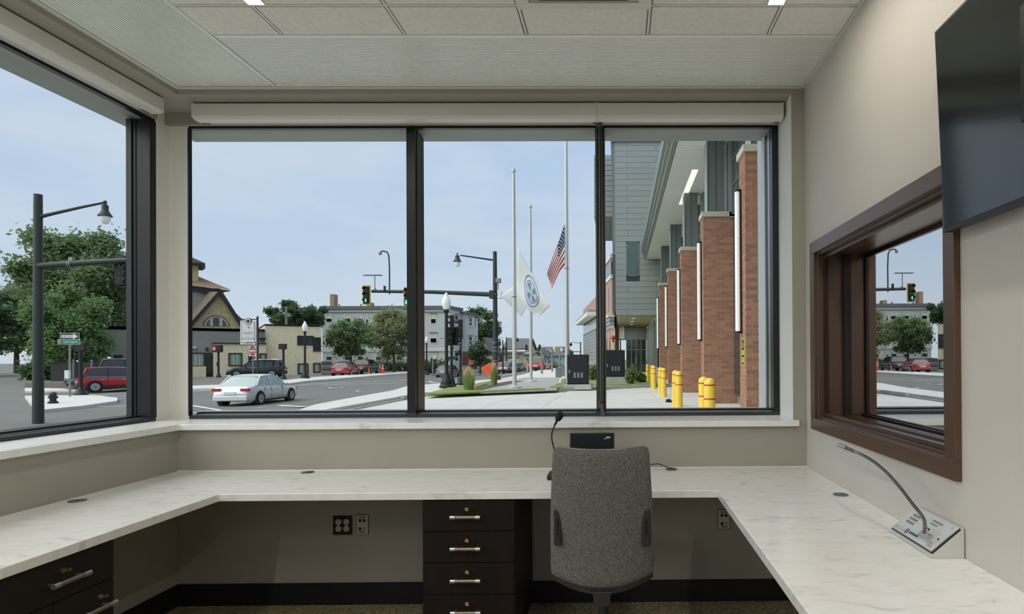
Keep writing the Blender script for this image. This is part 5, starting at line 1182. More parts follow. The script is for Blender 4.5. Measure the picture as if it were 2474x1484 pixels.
cz = at(610, 848, YS).z-p.z; cz1 = at(608, 831, YS).z-p.z; wdp = at(620, 848, YS).x-at(602, 848, YS).x
MB().cyl((-.05, .06, 0), (-.05, .06, cz1), .05, n=10).build('post', 'galv', T)
S_ = MB().box(-wdp/2-.06, 0, cz-wdp*.72, wdp/2-.06, .02, cz+wdp*.68).build('sign_plate', 'sign_white', T); mm = MB(); n_ = 24
mm.prism([(-.06+math.cos(2*PI*i/n_)*wdp*.47, cz+math.sin(2*PI*i/n_)*wdp*.66) for i in range(n_)], 'y', -.006, 0).build('red_disc', 'sign_red', S_)
MB().box(-.06-wdp*.40, -.012, cz-wdp*.10, -.06+wdp*.40, -.006, cz+wdp*.10).build('white_bar', 'sign_white', S_); txt('DO NOT', wdp*.25, 'sign_white', S_, (-.06, -.008, cz+wdp*.32)); txt('ENTER', wdp*.25, 'sign_white', S_, (-.06, -.008, cz-wdp*.30))
oneway(T, Vector((at(608.5, 831, YS).x-p.x, -.04, cz1)), at(622, 831, YS).x-at(596, 831, YS).x)
# business sign on its own dark post
p = at(618, 908, 54.2); p.z = hgt(p.x, p.y); YS = p.y; p.x = at(622.5, 850, YS).x
T = thing('business_sign', 'white hanging business sign with maroon border on a dark post', 'sign', p)
def q2(x, y): return at(x, y, YS)-p
MB().cyl((0, 0, 0), (0, 0, q2(622, 772).z), .085, n=12).ball((0, 0, q2(622, 768).z), .12, 8, sc=(.8, .8, 1.4)).build('post', 'pole_green', T); MB().bar(q2(582, 772), q2(622, 772), .06, .08).build('bracket', 'pole_black', T)
a, c = q2(581, 775), q2(620, 832); S_ = MB().box(a.x, -.04, c.z, c.x, .04, a.z).build('sign_board', 'sign_white', T); b_ = .13
MB().box(a.x+b_, -.05, c.z+b_, c.x-b_, .05, a.z-b_).build('border', 'maroon', S_); MB().box(a.x+b_+.035, -.06, c.z+b_+.035, c.x-b_-.035, .06, a.z-b_-.035).build('field', 'sign_white', S_)
mx_ = (a.x+c.x)/2; H_ = a.z-c.z
MB().cyl((mx_, -.09, a.z-.06), (mx_, .09, a.z-.06), .30, n=24).build('medallion_rim', 'maroon', S_); MB().cyl((mx_, -.10, a.z-.06), (mx_, .10, a.z-.06), .26, n=24).build('medallion', 'sign_white', S_)
MB().lathe([(.12, -.01), (.16, -.01), (.16, .01), (.12, .01)], (mx_-.05, -.105, a.z-.05), 14, M=Matrix.Rotation(PI/2, 3, 'X')).lathe([(.10, -.01), (.13, -.01), (.13, .01), (.10, .01)], (mx_+.08, -.105, a.z-.06), 14, M=Matrix.Rotation(PI/2, 3, 'X')).build('medallion_emblem', 'sign_grey', S_)
MB().prism([(mx_-.10, a.z-.62), (mx_-.02, a.z-.50), (mx_-.03, a.z-.64)], 'y', -.065, -.06).build('emblem', 'sign_grey', S_); MB().prism([(mx_+.02, a.z-.55), (mx_+.12, a.z-.54), (mx_+.11, a.z-.66), (mx_+.05, a.z-.76)], 'y', -.065, -.06).build('emblem', 'maroon', S_)
for s_, f_, sz in (('NASIOS', .53, .30), ('&', .66, .20), ('ASSOCIATES', .77, .24), ('LLC', .88, .15)): txt(s_, sz, 'vent_grey', S_, (mx_, -.064, a.z-H_*f_), sx=.82)
# street name sign in the left window
p = gnd(167, 958, .14); YS = p.y
T = thing('street_name_sign', 'one way plate over a green street name sign in the left window', 'sign', p); q2 = lambda x, y: at(x, y, YS)-p
MB().cyl((0, .05, 0), (0, .05, q2(167, 815).z), .055, n=10).build('post', 'galv', T); oneway(T, q2(168.5, 813), q2(192, 813).x-q2(145, 813).x, rot3(0))
a, c = q2(140, 820), q2(194, 832); S_ = MB().box(a.x, -.02, c.z, c.x, 0, a.z).build('name_plate', 'sign_white', T); MB().box(a.x+.02, -.024, c.z+.02, c.x-.02, -.02, a.z-.02).build('name_field', 'sign_green', S_)
txt('Frederick Douglass Ave', (a.z-c.z)*.68, 'sign_white', S_, ((a.x+c.x)/2+.10, -.026, (a.z+c.z)/2), sx=.44); MB().cyl((a.x+.13, -.030, (a.z+c.z)/2), (a.x+.13, -.024, (a.z+c.z)/2), (a.z-c.z)*.34, n=16).build('crest', 'galv', S_)
MB().box(q2(160, 905).x, -.12, q2(160, 915).z, q2(170, 905).x, .02, q2(160, 895).z).build('button_plate', 'sign_white', T)
# ------------------------------------------------------------------ left window: mast with lamp arm, signal seen from behind
YL = 21.0; pb = at(92, 900, YL); pb.z = hgt(pb.x, pb.y)
Ml = thing('signal_mast', 'dark mast arm with a lamp and a signal seen from behind in the left window', 'traffic signal', pb); o0 = pb
q2 = lambda x, y, Y=YL: at(x, y, Y)-o0
MB().cyl((0, 0, 0), q2(92, 470), .16, .12, 16).build('pole', 'pole_green', Ml)
MB().tube([q2(92, 525), q2(125, 517), q2(200, 500), q2(250, 490)], [.07, .06, .05, .04], 8).build('lamp_arm', 'pole_green', Ml)
k = .85
MB().lathe([(.03, .55), (.06, .5), (.04, .42), (.10, .38), (.10, .20), (.17, .08), (.21, .02), (.21, 0), (.15, -.01)], q2(254, 523), 18).build('lamp_head', 'pole_green', Ml); MB().ball(q2(254.5, 526), .155, 12, sc=(1, 1, 1.5)).build('lamp_bowl', 'globe', Ml)
MB().tube([q2(92, 643), q2(180, 637), q2(255, 632), q2(345, 627)], [.125, .115, .105, .09], 12).build('signal_arm', 'pole_green', Ml)
MB().cyl(q2(168, 640), q2(170, 640), .135, n=16).cyl(q2(173, 640), q2(175, 640), .135, n=16).box(q2(169, 633).x, -.07, q2(169, 633).z, q2(179, 633).x, .07, q2(169, 622).z).build('detector', 'galv', Ml)
head(Ml, q2(294, 655, YL+.25), rot3(180), False, None, .95); MB().box(q2(277, 650).x, .2, q2(277, 690).z, q2(280, 650).x, .3, q2(277, 622).z).box(q2(308, 650).x, .2, q2(308, 690).z, q2(311, 650).x, .3, q2(308, 622).z).box(q2(277, 650).x, .2, q2(277, 627).z, q2(311, 650).x, .3, q2(277, 621).z).box(q2(277, 650).x, .2, q2(277, 690).z, q2(311, 650).x, .3, q2(277, 686).z).build('backplate', 'sign_black', Ml)
mm = MB()
for j in range(3):
    for sx in (-1, 1): mm.tube([q2(294+sx*7, 640+j*16, YL-.0), q2(294+sx*3, 645+j*16, YL-.02), q2(294, 650+j*16, YL)], .03, 6)
mm.build('cable_bundle', 'pole_black', Ml)
p = gnd(158, 957, .14)+Vector((0, 1.0, 0)); T = thing('signal_post', 'thick dark post standing just behind the street name sign', 'traffic signal', p, 0, 'pole mounted traffic signals'); zt = at(158, 828, p.y).z-p.z; post_base(T, 1.5)
MB().cyl((0, 0, .4), (0, 0, zt), .10, n=14).build('pole', 'pole_black', T); MB().box(-.28, -.1, zt-.5, .28, .1, zt).build('signal_box', 'sign_black', T, bevel=.03)
p = gnd(128, 975, .14); tag(MB().lathe([(.2, 0), (.2, .08), (.13, .12), (.13, .4), (.16, .45), (.1, .52), (.02, .55)], p, 14).cyl(p+Vector((-.2, 0, .3)), p+Vector((.2, 0, .3)), .06).build('hydrant_stub', 'pole_black'), 'short dark hydrant at the far left of the left window', 'hydrant')
# posts of the chain fence
p0_, p1_ = at(178, 930, 52), at(222, 925, 52)
for k, px_ in enumerate((178, 222, 258)):
    p = at(px_, 930, 50); tag(MB().cyl((p.x, 50, -.6), (p.x, 50, at(px_, 872, 50).z), .07, n=10).ball((p.x, 50, at(px_, 872, 50).z), .08, 6).build('fence_post', 'galv'), ('galvanised fence post nearest to the street name sign', 'galvanised fence post behind the dark parked car', 'galvanised fence post beside the lit wall lamp')[k], 'fence post', 'galvanised fence posts')
a, c = at(125, 880, 50.3), at(262, 880, 50.3); m = MB(); 
m.box(a.x, 50.2, -.6, c.x, 50.25, at(150, 876, 50.3).z); tag(m.build('fence_screen', 'dark_trim'), 'dark fabric fence screen behind the parked cars', 'fence')
# ------------------------------------------------------------------ flagpoles and flags
def flagpole(label, px_, py_, top_, r):
    p = atz(px_, py_, .14); T = thing('flagpole', label, 'flagpole', p, 0, 'silver flagpoles'); zt = at(px_, top_, p.y).z-p.z if top_ else 14.5
    MB().cyl((0, 0, 0), (0, 0, zt), r, r*.55, 20).build('pole', 'pole_silver', T); MB().lathe([(.32, 0), (.32, .05), (.2, .09), (r, .12)], n=20).build('base_collar', 'pole_silver', T)
    MB().cyl((0, 0, zt), (0, 0, zt+.12), .10, n=14).build('truck', 'pole_silver', T); MB().tube([(r+.02, -.02, 1.3), (r+.01, -.02, zt*.5), (r*.6, -.02, zt-.1)], .008, 5).build('halyard', 'galv', T)
    MB().cyl((0, 0, zt*.42), (0, 0, zt*.42+.03), r+.02, n=16).build('snap_ring', 'galv', T)
    return p
p1 = flagpole('silver flagpole nearest to the kerb with a seal flag', 1243, 937, 416, .10)
p2 = flagpole('silver flagpole in the middle with a furled white flag', 1283, 923, 502, .09)
p3 = flagpole('tall silver flagpole flying the striped flag', 1370, 926, None, .115)
def flag(label, corners, Y, amp, seed, nu=26, nv=26, curve=None):
    """corners in photo pixels: hoist top, hoist bottom, fly top, fly bottom -> hanging cloth"""
    H0, H1, F0, F1 = [at(x, y, Y) for x, y in corners]; root = thing('flag', label, 'flag', H0, 0)
    def S(u, v):      # u hoist->fly, v top->bottom
        p = (H0*(1-v)+H1*v)*(1-u)+(F0*(1-v)+F1*v)*u
        if curve: p = p+curve(u, v)
        p = p+Vector((0, amp*(math.sin(5.5*v*PI*.55+2.5*u)*u+.5*math.sin(9*v+u*4)*u), 0)); return p-H0
    return root, S, nu, nv
def cloth(root, S, nu, nv, matf, mats, name='cloth', d=0.0, uv=(0, 1, 0, 1)):
    m = MB(); pts = [S(uv[0]+(uv[1]-uv[0])*i/nu, uv[2]+(uv[3]-uv[2])*j/nv)+Vector((0, d, 0)) for j in range(nv+1) for i in range(nu+1)]
    k = len(m.v); m.v += pts
    for j in range(nv):
        for i in range(nu): m.f.append([j*(nu+1)+i, j*(nu+1)+i+1, (j+1)*(nu+1)+i+1, (j+1)*(nu+1)+i]); m.m.append(matf((i+.5)/nu, (j+.5)/nv)); m.s.append(True)
    o = m.build(name, mats, root, recalc=False, ang=80)
    sm_ = o.modifiers.new('thick', 'SOLIDIFY'); sm_.thickness = .006; return o
def cv(u, v): return Vector((0, 0, -.9*u*v*(1-v)*0))
R_, S, nu, nv = flag('red white and blue striped flag hanging at half mast', ((1364, 541), (1364, 640), (1321, 660), (1357, 672)), p3.y-.1, .16, 1)
# the lower half of the cloth swings round so that the stripes turn downwards
S0 = S
def S(u, v):
    # hoist runs down the pole; the cloth falls towards the lower left
    a = Vector((1364, 541, 0)); hoist = Vector((0, 100*v, 0)); fl_ = Vector((-42*u*(1-.25*v), 122*u*(1-.72*v)+22*u*u*v, 0))
    q = a+hoist+fl_; pz = at(q.x, q.y, p3.y-.12); pz.y += .18*math.sin(6*u+3*v)*u; return pz-R_.location
cloth(R_, S, 52, 52, lambda u, v: 2 if (u < .4 and v < 7/13) else (0 if int(v*13) % 2 == 0 else 1), ['flag_red', 'flag_white', 'flag_navy'])
st = MB()
for r_ in range(9):
    for c_ in range(6 if r_ % 2 == 0 else 5):
        u, v = .4*((c_+.5)/6+(0 if r_ % 2 == 0 else 1/12)), 7/13*(r_+.5)/9; q = S(u, v)
        pts = [q+Vector((math.cos(PI/2+k*PI/5)*(.034 if k % 2 == 0 else .014), -.012, math.sin(PI/2+k*PI/5)*(.034 if k % 2 == 0 else .014))) for k in range(10)]; st.add(pts, [tuple(range(10))])
st.build('stars', 'flag_white', R_, kind='stuff')
R_ = thing('flag', 'white flag with a round blue seal drooping from the nearest flagpole', 'flag', at(1250, 597, p1.y-.12)); 
def S(u, v):
    hx, hy = 1251.5-1.5*v, 600+106*v; fx = 78*u*(1-.36*v)+ (0 if v < 1 else 0); fy = 140*u*(1-.58*v)+10*math.sin(u*PI)*v
    pz = at(hx+fx, hy+fy, p1.y-.14); pz.y += .14*math.sin(5*u+4*v)*u; return pz-R_.location
cloth(R_, S, 30, 30, lambda u, v: 0, ['flag_white'])
def ring(r0, r1, cu, cv_, au, av, mat, a0=0, a1=2*PI, n=30, name='seal_ring'):
    m = MB()
    for k in range(n):
        t0, t1 = a0+(a1-a0)*k/n, a0+(a1-a0)*(k+1)/n
        m.add([S(cu+math.cos(t)*r*au, cv_+math.sin(t)*r*av)+Vector((0, -.02, 0)) for t, r in ((t0, r0), (t1, r0), (t1, r1), (t0, r1))], [(0, 1, 2, 3)])
    m.build(name, mat, R_, recalc=False)
ring(.93, 1.0, .52, .48, .26, .40, 'flag_blue'); ring(.70, .74, .52, .48, .26, .40, 'flag_blue'); ring(0, .66, .52, .48, .26, .40, 'flag_sky', name='seal_field')
for a0 in (.2, 1.8, 3.4, 5.0): ring(.18, .6, .52, .48, .26, .40, 'flag_blue', a0, a0+.7, 6, 'seal_emblem')
ring(0, .2, .52, .48, .26, .40, 'flag_gold', name='seal_emblem'); ring(.76, .9, .52, .48, .26, .40, 'flag_gold', -.5, .3, 6, 'seal_scroll')
R_ = thing('flag', 'plain white flag blown left behind the nearest flagpole', 'flag', at(1281, 640, p2.y-.12))
def S(u, v):
    hx, hy = 1282-u*70*(1-.05*v)+u*v*42, 655+60*v+u*62*(1-v)+u*v*48+8*math.sin(3*u)*v
    pz = at(hx, hy, p2.y-.12); pz.y += .15*math.sin(5*u+3*v)*u; return pz-R_.location
cloth(R_, S, 24, 24, lambda u, v: 0, ['flag_white'])
# ------------------------------------------------------------------ utility cabinets, boxes, beacon, works sign, cones
def cabinet(label, x0, x1, y0, y1, yb, zg, pad=.12, deep=.8):
    p = atz((x0+x1)/2, yb, zg); Y = p.y; a, c = at(x0, y0, Y), at(x1, y1, Y); p.x = (a.x+c.x)/2
    T = thing('utility_cabinet', label, 'utility cabinet', (p.x, Y, zg), 0, 'black utility cabinets'); w_ = (c.x-a.x)/2; z0, z1 = c.z-zg, a.z-zg
    MB().box(-w_-.15, -.15, -.1, w_+.15, deep+.15, z0).build('concrete_pad', 'kerb', T)
    MB().box(-w_, 0, z0, w_, deep, z1).build('body', 'cabinet_black', T, bevel=.015); MB().box(-w_+.05, -.02, z0+.05, w_-.05, 0, z1-.06).build('door', 'cabinet_black', T, bevel=.008)
    MB().box(-w_+.08, -.05, z0+.62*(z1-z0)*.6, -w_+.14, -.02, z0+.62*(z1-z0)*.6+.16).build('handle', 'galv', T)
    for k in range(3): MB().box(-.18+k*.16, -.025, z0+.22*(z1-z0), -.08+k*.16, -.019, z0+.40*(z1-z0)).build('vent', 'vent_grey', T)
cabinet('black utility cabinet on a pad beside the tall flagpole', 1370, 1421, 857, 929, 936, .15)
cabinet('black utility cabinet with slotted door right of the blind cords', 1462, 1510, 846, 911, 931, .05)
def greybox(label, x0, x1, y0, y1, zg=.15):
    p = atz((x0+x1)/2, y1, zg); a, c = at(x0, y0, p.y), at(x1, y1, p.y); T = thing('ground_box', label, 'utility box', ((a.x+c.x)/2, p.y, zg), 0, 'grey utility boxes'); w_ = (c.x-a.x)/2
    MB().box(-w_, 0, 0, w_, w_*1.6, a.z-zg).build('body', 'vent_grey', T, bevel=.02); MB().box(-w_-.02, -.02, a.z-zg, w_+.02, w_*1.6+.02, a.z-zg+.05).build('lid', 'vent_grey', T)
greybox('low grey utility box on the pavers left of the tall flagpole', 1342, 1356, 891, 912); greybox('grey utility box just behind the tall flagpole', 1355, 1372, 888, 909)
p = atz(1361, 928, .15); tag(MB().box(p.x-.12, p.y, .1, p.x+.10, p.y+.4, .42).build('concrete_block', 'kerb', bevel=.02), 'pale concrete block at the foot of the tall flagpole', 'concrete block')
Yr = 42.5; T = thing('red_beacon', 'red globe on a pale post behind the black cabinet', 'beacon', (at(1482, 850, Yr).x, Yr, 0)); MB().cyl((0, 0, 0), (0, 0, at(1482, 826, Yr).z), .06, n=12).build('post', 'pole_silver', T); MB().ball((0, 0, at(1482, 816, Yr).z), .17, 12).build('globe', 'sign_red', T); MB().cyl((0, 0, at(1482, 827, Yr).z), (0, 0, at(1482, 822, Yr).z), .07, n=10).build('collar', 'pole_black', T)
p = gnd(1172, 914); T = thing('works_sign', 'orange diamond road works sign on a folding stand', 'sign', p); Y = p.y; c = at(1179, 893, Y)-p; M_ = Matrix.Translation(c) @ Matrix.Rotation(.25, 4, 'Y') @ Matrix.Rotation(PI/4, 4, 'Y'); hs = .42
S_ = MB().xbox(M_, -hs, -.01, -hs, hs, .01, hs).build('sign_panel', 'orange_sign', T)
M2 = Matrix.Translation(c) @ Matrix.Rotation(.25, 4, 'Y')
for k, n in ((.16, 4), (0, 6), (-.16, 5)):
    for j in range(n): MB().xbox(M2, -.07*n/2+j*.07, -.014, k-.045, -.07*n/2+.05+j*.07, -.01, k+.045).build('print_mark', 'cone_orange', S_)
for dx_ in (-.75, -.1, .5): MB().tube([(dx_, -.1 if dx_ != -.1 else .5, .02), c+Vector((0, .05, -.3))], .02, 6).build('stand_leg', 'galv', T)
def cone(label, px_, py_, top_, bands=2):
    p = gnd(px_, py_, .03); h = at(px_, top_, p.y).z-p.z; T = thing('traffic_cone', label, 'traffic cone', p, 0, 'orange traffic cones'); r = h*.17
    MB().box(-h*.25, -h*.25, 0, h*.25, h*.25, h*.05).build('base', 'cone_orange', T); MB().lathe([(r, h*.05), (r*.28, h*.97), (r*.2, h)], n=16).build('body', 'cone_orange', T)
    for k in range(bands): z0, z1 = h*(.5+.24*k), h*(.62+.24*k); f = lambda z: r+(r*.28-r)*((z/h)-.05)/.92; MB().lathe([(f(z0)+.006, z0), (f(z1)+.006, z1)], n=16).build('band', 'sign_white', T)
cone('plain orange traffic cone beside the dull red sedan', 892, 905, 888, 0); cone('tall banded orange cone left of the lamp post', 918, 900, 877); cone('tall banded orange cone just in front of the lamp post', 924.5, 904, 879); cone('small orange cone with a white collar right of the street tree', 972, 899, 886, 1)
# ================================================================== HOUSES ACROSS THE STREET
class Hs:
    """facade plane through the given pixel column at distance Y, turned by a about the vertical"""
    def __init__(s, name, label, Y, px_, zb=-.6, a=0, group=None):
        q = at(px_, 860, Y); s.Y = Y; s.a = a; s.o = Vector((q.x, Y, zb)); s.T = thing(name, label, 'building', s.o, a, group)
        s.u = Vector((math.cos(a), math.sin(a), 0)); s.n = Vector((-math.sin(a), math.cos(a), 0))
    def p(s, x, y, d=0):
        r = ray(x, y); t = (s.o+s.n*d-CAM).dot(s.n)/r.dot(s.n); q = CAM+r*t-s.o; return Vector((q.dot(s.u), d, q.z))
    def box(s, name, mat, x0, x1, y0, y1, d0, d1, parent=None, base=False, end=0.0, **kw):
        """pixel rectangle on the facade plane at depth d0, extruded back to d1"""
        a, c = s.p(x0, y0, d0), s.p(x1, y1, d0); z0 = 0 if base else c.z; xb = c.x-end
        return MB().prism([(a.x, d0), (c.x, d0), (xb, d1), (min(a.x, xb-.1), d1)], 'z', z0, a.z).build(name, mat, parent or s.T, **kw)
    def window(s, x0, x1, y0, y1, d=-.02, fr='trim_white', gl='glass_dark', sash=True, t=.09, hood=None):
        a, c = s.p(x0, y0), s.p(x1, y1); X0, X1, Z0, Z1 = a.x, c.x, c.z, a.z
        f = MB().box(X0-t, d-.06, Z0-t, X0, d+.05, Z1+t).box(X1, d-.06, Z0-t, X1+t, d+.05, Z1+t).box(X0, d-.06, Z0-t, X1, d+.05, Z0).box(X0, d-.06, Z1, X1, d+.05, Z1+t)
        if sash: f.box(X0, d-.04, (Z0+Z1)/2-.04, X1, d+.05, (Z0+Z1)/2+.04)
        W_ = f.build('window', fr, s.T); MB().box(X0, d, Z0, X1, d+.06, Z1).build('pane', gl, W_)
        if sash: MB().box(X0, d-.008, (Z0+Z1)/2+.04, X1, d, Z1).build('blind', 'siding_low' if gl == 'glass_dark' else gl, W_)
        if hood: MB().box(X0-t*2, d-.16, Z1+t, X1+t*2, d+.05, Z1+t*2.2).build('hood', hood, W_)
        return W_
# ---- low stone building
B = Hs('stone_building', 'low pale stone building with grey upper wall across the street', 63, 620, -.5, a=.60)
B.box('stone_wing', 'stone', 640, 777, 787, 915, 0, 12, base=True); B.box('stone_wing', 'stone', 515, 642, 831, 915, -.8, 10, base=True); B.box('stone_wing', 'stone', 462, 498, 886, 915, -.6, 6, base=True)
B.box('grey_upper_wall', 'stucco_grey', 200, 642, 795, 915, .3, 14, base=True); B.box('parapet', 'dark_trim', 200, 642, 787, 796, .1, 14); B.box('coping', 'dark_trim', 640, 779, 783, 788, -.15, 12.2); B.box('coping', 'dark_trim', 513, 644, 828, 832, -.95, 10)
B.box('roof_hood', 'dark_trim', 627, 637, 797, 803, -.3, 2); B.box('roof_unit', 'vent_grey', 627, 640, 803, 819, -.3, 2); B.box('roof_ledge', 'dark_trim', 627, 642, 816, 820, -.5, 2)
def dwin(x0, x1, y0, y1, d, gl='glass_pale', bars=3):
    W_ = B.window(x0, x1, y0, y1, d, 'dark_trim', gl, False, .12); a, c = B.p(x0, y0), B.p(x1, y1)
    for k in range(1, bars): MB().box(a.x+(c.x-a.x)*k/bars-.03, d-.02, c.z, a.x+(c.x-a.x)*k/bars+.03, d, a.z).build('blind_slat', 'siding_low', W_)
dwin(554.5, 581, 856, 882, -.82); dwin(628, 640, 857, 880, -.82, bars=2); dwin(463, 492, 855, 884, .28); dwin(721, 755, 814, 832, -.03, 'glass_dark', 2); dwin(759, 772, 818, 847, -.03, 'glass_dark', 1); dwin(722, 742, 881, 901, -.03, bars=3); dwin(759, 772, 880, 898, -.03, bars=2)
D_ = B.box('door', 'dark_trim', 497, 515, 853, 908, .05, .4); MB().box(B.p(499, 857).x, .02, B.p(499, 903).z, B.p(513, 857).x, .05, B.p(499, 857).z).build('door_leaf', 'glass_black', D_)
B.box('door', 'dark_trim', 600, 615, 853, 880, -.86, -.7); L_ = B.box('flood_light', 'sign_white', 463, 474, 838, 842, .0, .3); B.box('flood_light', 'dark_trim', 497, 503, 840, 848, .0, .3)
Yl = 57; lp_ = B.p(261, 858, .25); L_ = thing('wall_lamp', 'small lit lamp on the grey wall above the parked cars', 'lamp', B.o+B.u*lp_.x+B.n*.2+Vector((0, 0, lp_.z))); MB().lathe([(.12, 0), (.2, -.16), (.16, -.2)], n=12).build('shade', 'dark_trim', L_); MB().ball((0, 0, -.2), .13, 8).build('bulb', 'lamp_on', L_)
B.box('wall_vent', 'dark_trim', 274, 296, 858, 872, .15, .4)
# ---- church
C = Hs('church', 'old stone church with brown roofs and an arched gable window', 92, 500, -.6, a=.60)
def poly(name, mat, pts, d0, d1, **kw): return MB().prism([(C.p(x, y).x, C.p(x, y).z) for x, y in pts], 'y', d0, d1).build(name, mat, C.T, **kw)
C.box('nave_wall', 'stone_church', 420, 600, 770, 900, 1, 14, base=True); C.box('tower_shaft', 'stone_church', 425, 479, 630, 720, 2.5, 7.5)
poly('tower_roof', 'roof_slate', [(425, 590), (463, 618), (496, 633), (490, 635), (425, 629)], 1.6, 8.4); poly('tower_eave', 'dark_trim', [(425, 629), (494, 633), (489, 637), (425, 634)], 1.4, 8.6)
mm = MB(); a = [C.p(420, 660, 6), C.p(478, 668, 6), C.p(556, 701, 0), C.p(420, 683, -2)]
RF = MB(); e0, e1, e2, e3 = C.p(400, 684, 0), C.p(558, 701, 0), C.p(560, 701, 12), C.p(400, 684, 12); tp0, tp1 = C.p(420, 650, 5), C.p(476, 667, 5)
RF.add([e0, e1, e2, e3, tp0, tp1], [(0, 1, 5, 4), (1, 2, 5), (2, 3, 4, 5), (3, 0, 4), (0, 3, 2, 1)]); RF.build('main_roof', 'roof_brown', C.T)
poly('eave_band', 'dark_trim', [(420, 684), (556, 702), (541, 704), (534, 716), (420, 692)], .2, 1.5); C.box('clerestory', 'stucco_grey', 420, 533, 692, 800, .6, 10)
# gable in front with its side roof
gz = [(466, 788), (532, 708), (584, 788)]
poly('gable_wall', 'stone_church', [(464, 800), (464, 788), (532, 712), (582, 788), (582, 800)], -2.2, -1.8)
RF = MB(); g0, g1, h0, h1 = C.p(532, 705, -2.6), C.p(457, 790, -2.6), C.p(480, 705, 3), C.p(405, 790, 3)
RF.add([g0, g1, h1, h0]+[q+Vector((0, 0, -.25)) for q in (g0, g1, h1, h0)], [(0, 1, 2, 3), (7, 6, 5, 4), (0, 4, 5, 1), (1, 5, 6, 2), (2, 6, 7, 3), (3, 7, 4, 0)]); RF.build('gable_roof', 'roof_slate', C.T)
g2, h2 = C.p(586, 790, -2.6), C.p(590, 790, 3); RF = MB(); RF.add([g0, g2, h2, h0]+[q+Vector((0, 0, -.25)) for q in (g0, g2, h2, h0)], [(0, 1, 2, 3), (7, 6, 5, 4), (0, 4, 5, 1), (1, 5, 6, 2), (2, 6, 7, 3), (3, 7, 4, 0)]); RF.build('gable_roof', 'dark_trim', C.T)
MB().bar(g0, g1, .35, .45).bar(g0, g2, .35, .5).build('verge_board', 'dark_trim', C.T)
poly('rear_roof', 'roof_brown', [(556, 740), (592, 772), (575, 776)], 3, 9)
cx_, cz_ = C.p(522, 790).x, C.p(522, 790).z; rr_ = C.p(548, 790).x-cx_
def arc(r0, r1, d0, d1, mat, name, n=20):
    m = MB()
    for k in range(n):
        t0, t1 = PI*k/n, PI*(k+1)/n; m.prism([(cx_+math.cos(t)*r, cz_+math.sin(t)*r) for t, r in ((t0, r0), (t1, r0), (t1, r1), (t0, r1))], 'y', d0, d1)
    return m.build(name, mat, C.T)
arc(rr_*.95, rr_*1.1, -2.32, -2.1, 'cap_stone', 'arch_ring'); arc(rr_*1.1, rr_*1.17, -2.36, -2.1, 'dark_trim', 'arch_hood')
A_ = MB().prism([(cx_+math.cos(PI*k/20)*rr_*.95, cz_+math.sin(PI*k/20)*rr_*.95) for k in range(21)], 'y', -2.26, -2.15).build('arch_window', 'glass_dark', C.T)
for f_ in (-.42, .42): MB().box(cx_+f_*rr_-.18, -2.34, cz_, cx_+f_*rr_+.18, -2.2, cz_+rr_*.88).build('arch_mullion', 'cap_stone', A_)
for f_ in (-.2, .0, .2): MB().box(cx_+f_*rr_-.03, -2.30, cz_, cx_+f_*rr_+.03, -2.26, cz_+rr_*.92).build('leading', 'dark_trim', A_)
MB().box(cx_-rr_*.36, -2.30, cz_+rr_*.45, cx_+rr_*.36, -2.26, cz_+rr_*.5).build('leading', 'dark_trim', A_)
# ---- grey three storey apartment house
A = Hs('apartment_house', 'pale grey three storey apartment house with flat cornice and bay', 88, 900, -.8)
A.box('front_wall', 'siding', 778, 1088, 752, 846, 0, 14, end=6); A.box('ground_wall', 'siding_low', 779, 1088, 846, 905, 0, 14, base=True, end=6); A.box('belt_course', 'trim_white', 776, 1090, 844, 849, -.15, .2); A.box('cornice', 'roof_grey', 772, 1092, 740, 746, -.6, 14.3, end=6); A.box('frieze', 'siding', 776, 1090, 746, 753, -.3, 14, end=6)
k = 0
for k in range(30):
    z0 = A.p(778, 846).z+.06+k*.21
    if z0 < A.p(778, 754).z-.2: MB().box(A.p(778, 0).x, -.02, z0, A.p(1088, 0).x, .0, z0+.16).build('clapboard', 'siding', A.T)
for x in (789, 834, 865, 909, 934, 960):
    for y0, y1 in ((761, 778), (807, 823.5), (853.5, 870)): A.window(x, x+12.5 if x not in (884,) else x+7, y0, y1, hood=None)
for y0, y1 in ((761, 782), (807, 828), (854, 872)): A.window(885, 889, y0, y1)

for y0, y1 in ((760, 781), (806, 828), (852, 878)): A.window(1041.5 if y0 < 800 else 1040.5, 1053 if y0 < 800 else 1054.5, y0, y1, hood='vent_grey')
A.box('chimney', 'chimney', 797, 807, 711, 742, 1, 2.2); A.box('chimney', 'chimney', 886, 896, 731, 742, 1, 2.2)
for x in (818, 871): A.box('vent_pipe', 'dark_trim', x, x+1.5, 735, 742, 5, 5.2)
